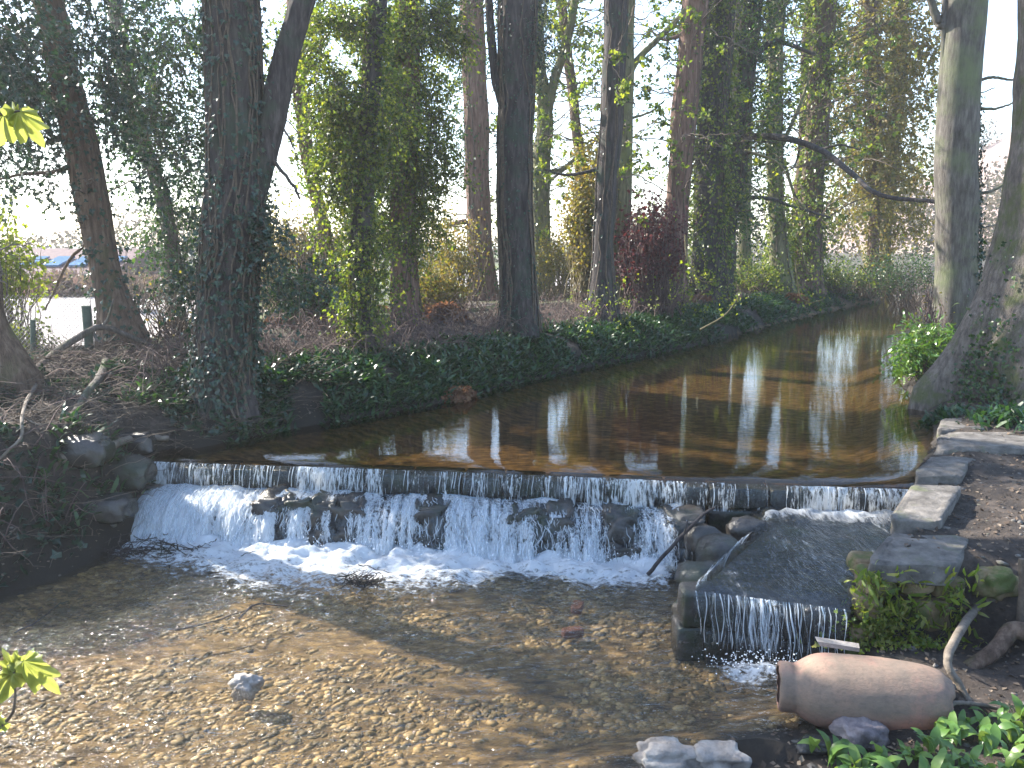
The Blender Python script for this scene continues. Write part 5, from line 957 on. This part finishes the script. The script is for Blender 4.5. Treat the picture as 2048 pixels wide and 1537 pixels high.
# ------------------------------------------------------------------ broad leaved plants bottom right
lw = np.array([.05, .24, .38, .36, .24, .0]); lt = np.linspace(0, 1, 6)
def broad_leaf_mesh():
    V = []; F = []
    for i, (w, t) in enumerate(zip(lw, lt)):
        z = .38 * math.sin(t * 2.4) ; y = t * .95
        V += [(-w * .42, y, z + .07 * w), (0, y, z), (w * .42, y, z + .07 * w)]
    for i in range(5):
        for j in range(2): b = i * 3 + j; F.append((b, b + 1, b + 4, b + 3))
    return mesh_np('leaf', [(np.array(V, float), np.array(F))], True)
LMESH = broad_leaf_mesh()
m_, nt, out = newmat('broad_leaf'); oi = N(nt, 'ShaderNodeObjectInfo'); c_ = ramp(nt, oi.outputs['Random'], [(0, (.06, .13, .035)), (.5, (.1, .2, .045)), (1, (.17, .26, .06))]).outputs[0]
p_ = N(nt, 'ShaderNodeBsdfPrincipled'); p_.inputs['Roughness'].default_value = .35; nt.links.new(c_, p_.inputs['Base Color']); t_ = N(nt, 'ShaderNodeBsdfTranslucent'); nt.links.new(mixc(nt, .4, c_, (.4, .5, .06)), t_.inputs[0])
x_ = N(nt, 'ShaderNodeMixShader'); x_.inputs[0].default_value = .4; nt.links.new(p_.outputs[0], x_.inputs[1]); nt.links.new(t_.outputs[0], x_.inputs[2]); nt.links.new(x_.outputs[0], out.inputs[0]); LMESH.materials.append(m_)
back = [(1660, 1530), (1712, 1556), (1760, 1545), (1815, 1530), (1862, 1508), (1908, 1492), (1952, 1474), (2000, 1462), (2040, 1448)]
front = [(1800, 1580), (1870, 1556), (1925, 1540), (1978, 1520), (2030, 1500), (1900, 1590), (1965, 1570), (2025, 1555)]
ordn = ['leftmost', 'second from the left', 'third from the left', 'fourth from the left', 'middle one', 'fourth from the right', 'third from the right', 'second from the right', 'rightmost']
spots = [(x, y, 'broad-leaved green plant, %s along the back edge of the bottom right patch' % ordn[i]) for i, (x, y) in enumerate(back)]
ordf = ['leftmost', 'second from the left', 'middle one', 'second from the right', 'rightmost']
spots += [(x, y, ('broad-leaved green plant, %s in the second row of the bottom right patch' % ordf[i]) if i < 5 else 'broad-leaved green plant, %s at the very bottom edge of the bottom right patch' % ['leftmost', 'middle one', 'rightmost'][i - 5]) for i, (x, y) in enumerate(front)]
for k, (px, py, l) in enumerate(spots):
    c = ghit(px, py); root = empty('broad_leaved_plant', tuple(c)); root.rotation_euler = (0, 0, random.uniform(0, 6))
    tag(root, l, 'plant', 'broad-leaved plants in the bottom right corner')
    for j in range(11):
        o = bpy.data.objects.new('leaf', LMESH); COL.objects.link(o); o.parent = root; s = random.uniform(.09, .165) * (1.15 if k < 1 else 1)
        o.location = (random.gauss(0, .035), random.gauss(0, .035), random.uniform(0, .03)); o.rotation_euler = (random.uniform(-.1, .85), random.uniform(-.3, .3), random.uniform(0, 6.28)); o.scale = (s, s, s)

# ------------------------------------------------------------------ fence, yard, buildings
yard_m = surf('pale_yard', [(.2, .18, .17), (.28, .25, .24), (.36, .33, .31)], scale=2, bstr=.3, bdist=.01)
def sheet(name, label, poly, mat, dz=.03, step=.5):
    poly = np.array(poly, float); x0, y0 = poly.min(0); x1, y1 = poly.max(0); xs = np.arange(x0, x1 + step, step); ys = np.arange(y0, y1 + step, step); X, Y = np.meshgrid(xs, ys); Z = H(X, Y) + dz
    d = sdist((X[:-1, :-1] + X[1:, 1:]) / 2, (Y[:-1, :-1] + Y[1:, 1:]) / 2, poly); o = mobj(name, [(np.stack([X, Y, Z], -1).reshape(-1, 3), grid_faces(len(xs), len(ys), d < 0))], mat); return tag(o, label, None, None, 'structure')
sheet('yard', 'pale gravel yard beyond the trees', [(-24, 10.6), (-6.0, 11.2), (-5.6, 15), (-7.2, 22), (-24, 22)], yard_m, .05)
sheet('lane', 'pale lane glimpsed between the far trunks', [(-5, 29), (7, 30), (9, 44), (-9, 44)], yard_m, .05)
M['post'] = surf('post_paint', [(.05, .07, .06), (.1, .13, .1)], 8, bstr=.3)
fy = 10.4
fence = empty('wire_fence', tuple(PY(65, 735, fy))); tag(fence, 'chain-link fence with green posts at the left edge of the photo', 'fence')
fx = [PY(px, 700, fy)[0] for px in (-130, 66, 190)]
for i, (px, t, b, w) in enumerate([(-130, 640, 735, .03), (66, 640, 738, .032), (182, 612, 730, .055)]):
    a = PY(px, b + 6, fy); c = PY(px - (10 if i == 2 else 0), t, fy); mobj('post', tube(smooth_path([a, (a + c) / 2, c], 8), w, 10), M['post'], fence)
xa, xb = fx[0] - .1, fx[2]; za, zb = PY(66, 738, fy)[2], PY(66, 590, fy)[2]
segs = []; stp = .06; Lz = zb - za
for s in np.arange(xa - Lz, xb, stp):
    for dr in (1, -1):
        pts = []
        for t in np.linspace(0, 1, 14):
            x = s + Lz * t if dr == 1 else s + Lz - Lz * t
            pts.append((np.clip(x, xa, xb), fy + .004 * dr, za + Lz * t))
        segs.append(pts)
segs = np.array(segs); o = mobj('wire_mesh', [many_tubes(segs, np.full(segs.shape[:2], .0024))], surf('wire', [(.16, .15, .15), (.24, .23, .23)], 5, rough=.5), fence); o['kind'] = 'stuff'
def box(c, h, rz=0):
    V = np.array([[x, y, z] for z in (-1, 1) for y in (-1, 1) for x in (-1, 1)], float) * np.array(h); F = np.array([[0, 2, 3, 1], [4, 5, 7, 6], [0, 1, 5, 4], [2, 6, 7, 3], [0, 4, 6, 2], [1, 3, 7, 5]]); return (rotz(V, rz) + np.array(c), F)
def roof_ridge(c, hx, hy, h):
    V = np.array([[-hx, -hy, 0], [hx, -hy, 0], [hx, hy, 0], [-hx, hy, 0], [-hx, 0, h], [hx, 0, h]], float) + np.array(c)
    return [(V, np.array([[0, 1, 5, 4], [2, 3, 4, 5], [3, 2, 1, 0]])), (V, np.array([[1, 2, 5], [3, 0, 4]]))]
D = 31; rr = PY(160, 497, D); re = PY(160, 560, D - 4); x0 = PY(-150, 500, D)[0]; x1 = PY(300, 500, D)[0]; hc = (x0 + x1) / 2; hw = (x1 - x0) / 2
gl = float(H(np.array([hc]), np.array([D]))[0]); house = tag(empty('house', (hc, D, gl)), 'long house with a mauve tiled roof and blue roof panels beyond the yard', 'house')
mobj('wall', [box((hc, D, (gl + re[2]) / 2 - .1), (hw - .3, 3.7, (re[2] - gl) / 2 + .1))], surf('brick_wall', [(.3, .2, .16), (.38, .27, .22)], 3), house, smooth=False)
mroof = surf('roof_tiles', [(.08, .045, .048), (.13, .08, .082)], 4, mscale=(1, 1, 4)); rf = mobj('roof', roof_ridge((hc, D, re[2]), hw, 4, rr[2] - re[2]), mroof, house, smooth=False)
panm = surf('blue_panel', [(.05, .11, .2), (.07, .15, .26)], 1, rough=.95, spec=.05)
for px in (66, 118, 168, 225):
    a = PY(px, 532, D - 2.0); slope = math.atan2(rr[2] - re[2], 4); o = bpy.data.objects.new('roof_panel', mesh_np('roof_panel', [box((0, 0, 0), (.3, .6, .03))], False)); o.data.materials.append(panm); COL.objects.link(o); o.parent = house
    yy = D - 2.0; zz = re[2] + (rr[2] - re[2]) * .5 + .06; o.location = (a[0] - hc, yy - D, zz - gl); o.rotation_euler = (slope, 0, 0)
D = 24; c = PY(285, 600, D); g0 = float(H(np.array([c[0]]), np.array([D]))[0]); top = PY(285, 575, D)[2]; shed = tag(empty('brick_shed', (c[0], D, g0)), 'small brick shed with a pale roof and dark doorway past the leaning trunk', 'shed')
mobj('wall', [box((c[0], D + 1, (g0 + top) / 2), (.62, 1, (top - g0) / 2))], surf('orange_brick', [(.28, .16, .11), (.4, .26, .19)], 9), shed, smooth=False)
mobj('roof', [box((c[0], D + .95, top + .06), (.75, 1.15, .05))], surf('pale_felt', [(.4, .42, .44), (.5, .52, .53)], 4), shed, smooth=False)
dm = surf('dark_door', [(.02, .02, .025), (.035, .035, .04)], 4); mobj('door', [box((c[0] + .0, D - .02, g0 + .42), (.14, .025, .45))], dm, shed, smooth=False)
# distant wood and hill on the right
hillm = surf('hill_field', [(.2, .14, .12), (.3, .22, .19), (.24, .22, .12)], .3, bstr=.2)
hx = np.linspace(10, 160, 70); hy = np.linspace(60, 200, 40); HX, HY = np.meshgrid(hx, hy); HZ = .2 + 24 * sm(0, 1, (HX - 14 - (HY - 60) * .35) / 60) * sm(60, 130, HY) + 1.2 * fbm(HX * .05, HY * .05, 0, 71, 3) * sm(60, 90, HY)
tag(mobj('hill', [(np.stack([HX, HY, HZ], -1).reshape(-1, 3), grid_faces(70, 40))], hillm), 'pinkish hillside rising at the right', None, None, 'structure')
def far_wood(name, label, n, fn, size, mat='farleaf'):
    P = fn(n); o = mobj(name, [leaves(P, rand_dirs(len(P)), RS.uniform(.5, 1.3, len(P)) * size, 'diamond')], M[mat], smooth=False); tag(o, label, None, None, 'stuff')
def wood1(n):
    x = RS.uniform(-75, 70, n); base = 62 + 8 * vn(x * .06, 0, 0, 3); h = (3.0 + 2.2 * fbm(x * .22, 3, 0, 81, 4)) * (1 + .3 * sm(0, 60, x)); return np.stack([x, base + RS.normal(0, 2, n), RS.random(n) ** .8 * np.maximum(h, .6) * 1.15], 1)
far_wood('distant_wood', 'far line of bare hazy trees beyond the fields', 26000, wood1, .35)
def wood2(n):
    k = 60; cx = RS.uniform(34, 110, k); cy = 70 + RS.random(k) * 60; cz = .2 + 24 * sm(0, 1, (cx - 14 - (cy - 60) * .35) / 60) * sm(60, 130, cy); i = RS.integers(0, k, n); u = rand_dirs(n) * RS.random((n, 1)) ** .4
    return np.stack([cx[i] + u[:, 0] * 3, cy[i] + u[:, 1] * 3, cz[i] + 3.2 + u[:, 2] * 3.2], 1)
far_wood('distant_wood', 'bare trees dotted over the hillside at the right', 26000, wood2, .45)
# hedge of pinkish brush behind the yard
def hedge(n):
    x = RS.uniform(-24, -5.5, n); h = .75 + .4 * fbm(x * .8, 1, 0, 91, 3); return np.stack([x, 23.2 + RS.normal(0, .5, n), .3 + RS.random(n) * h], 1)
M['pinkbrush'] = leafmat('pink_brush', [(.16, .1, .085), (.24, .16, .12), (.2, .17, .08)], trans=.3, rough=.9, tcol=(1, 1, 1))
far_wood('brush', 'pinkish brown brush along the far side of the yard', 14000, hedge, .2, 'pinkbrush')

# ------------------------------------------------------------------ haze
if HAZE > 0:
    m_, nt, out = newmat('haze'); v = N(nt, 'ShaderNodeVolumePrincipled'); v.inputs['Color'].default_value = (.93, .95, 1, 1); v.inputs['Density'].default_value = HAZE; v.inputs['Anisotropy'].default_value = .35; nt.links.new(v.outputs[0], out.inputs['Volume'])
    hb = mobj('haze', [box((0, 195, 18), (300, 240, 21))], m_, smooth=False); tag(hb, 'thin bright haze', None, None, 'stuff')
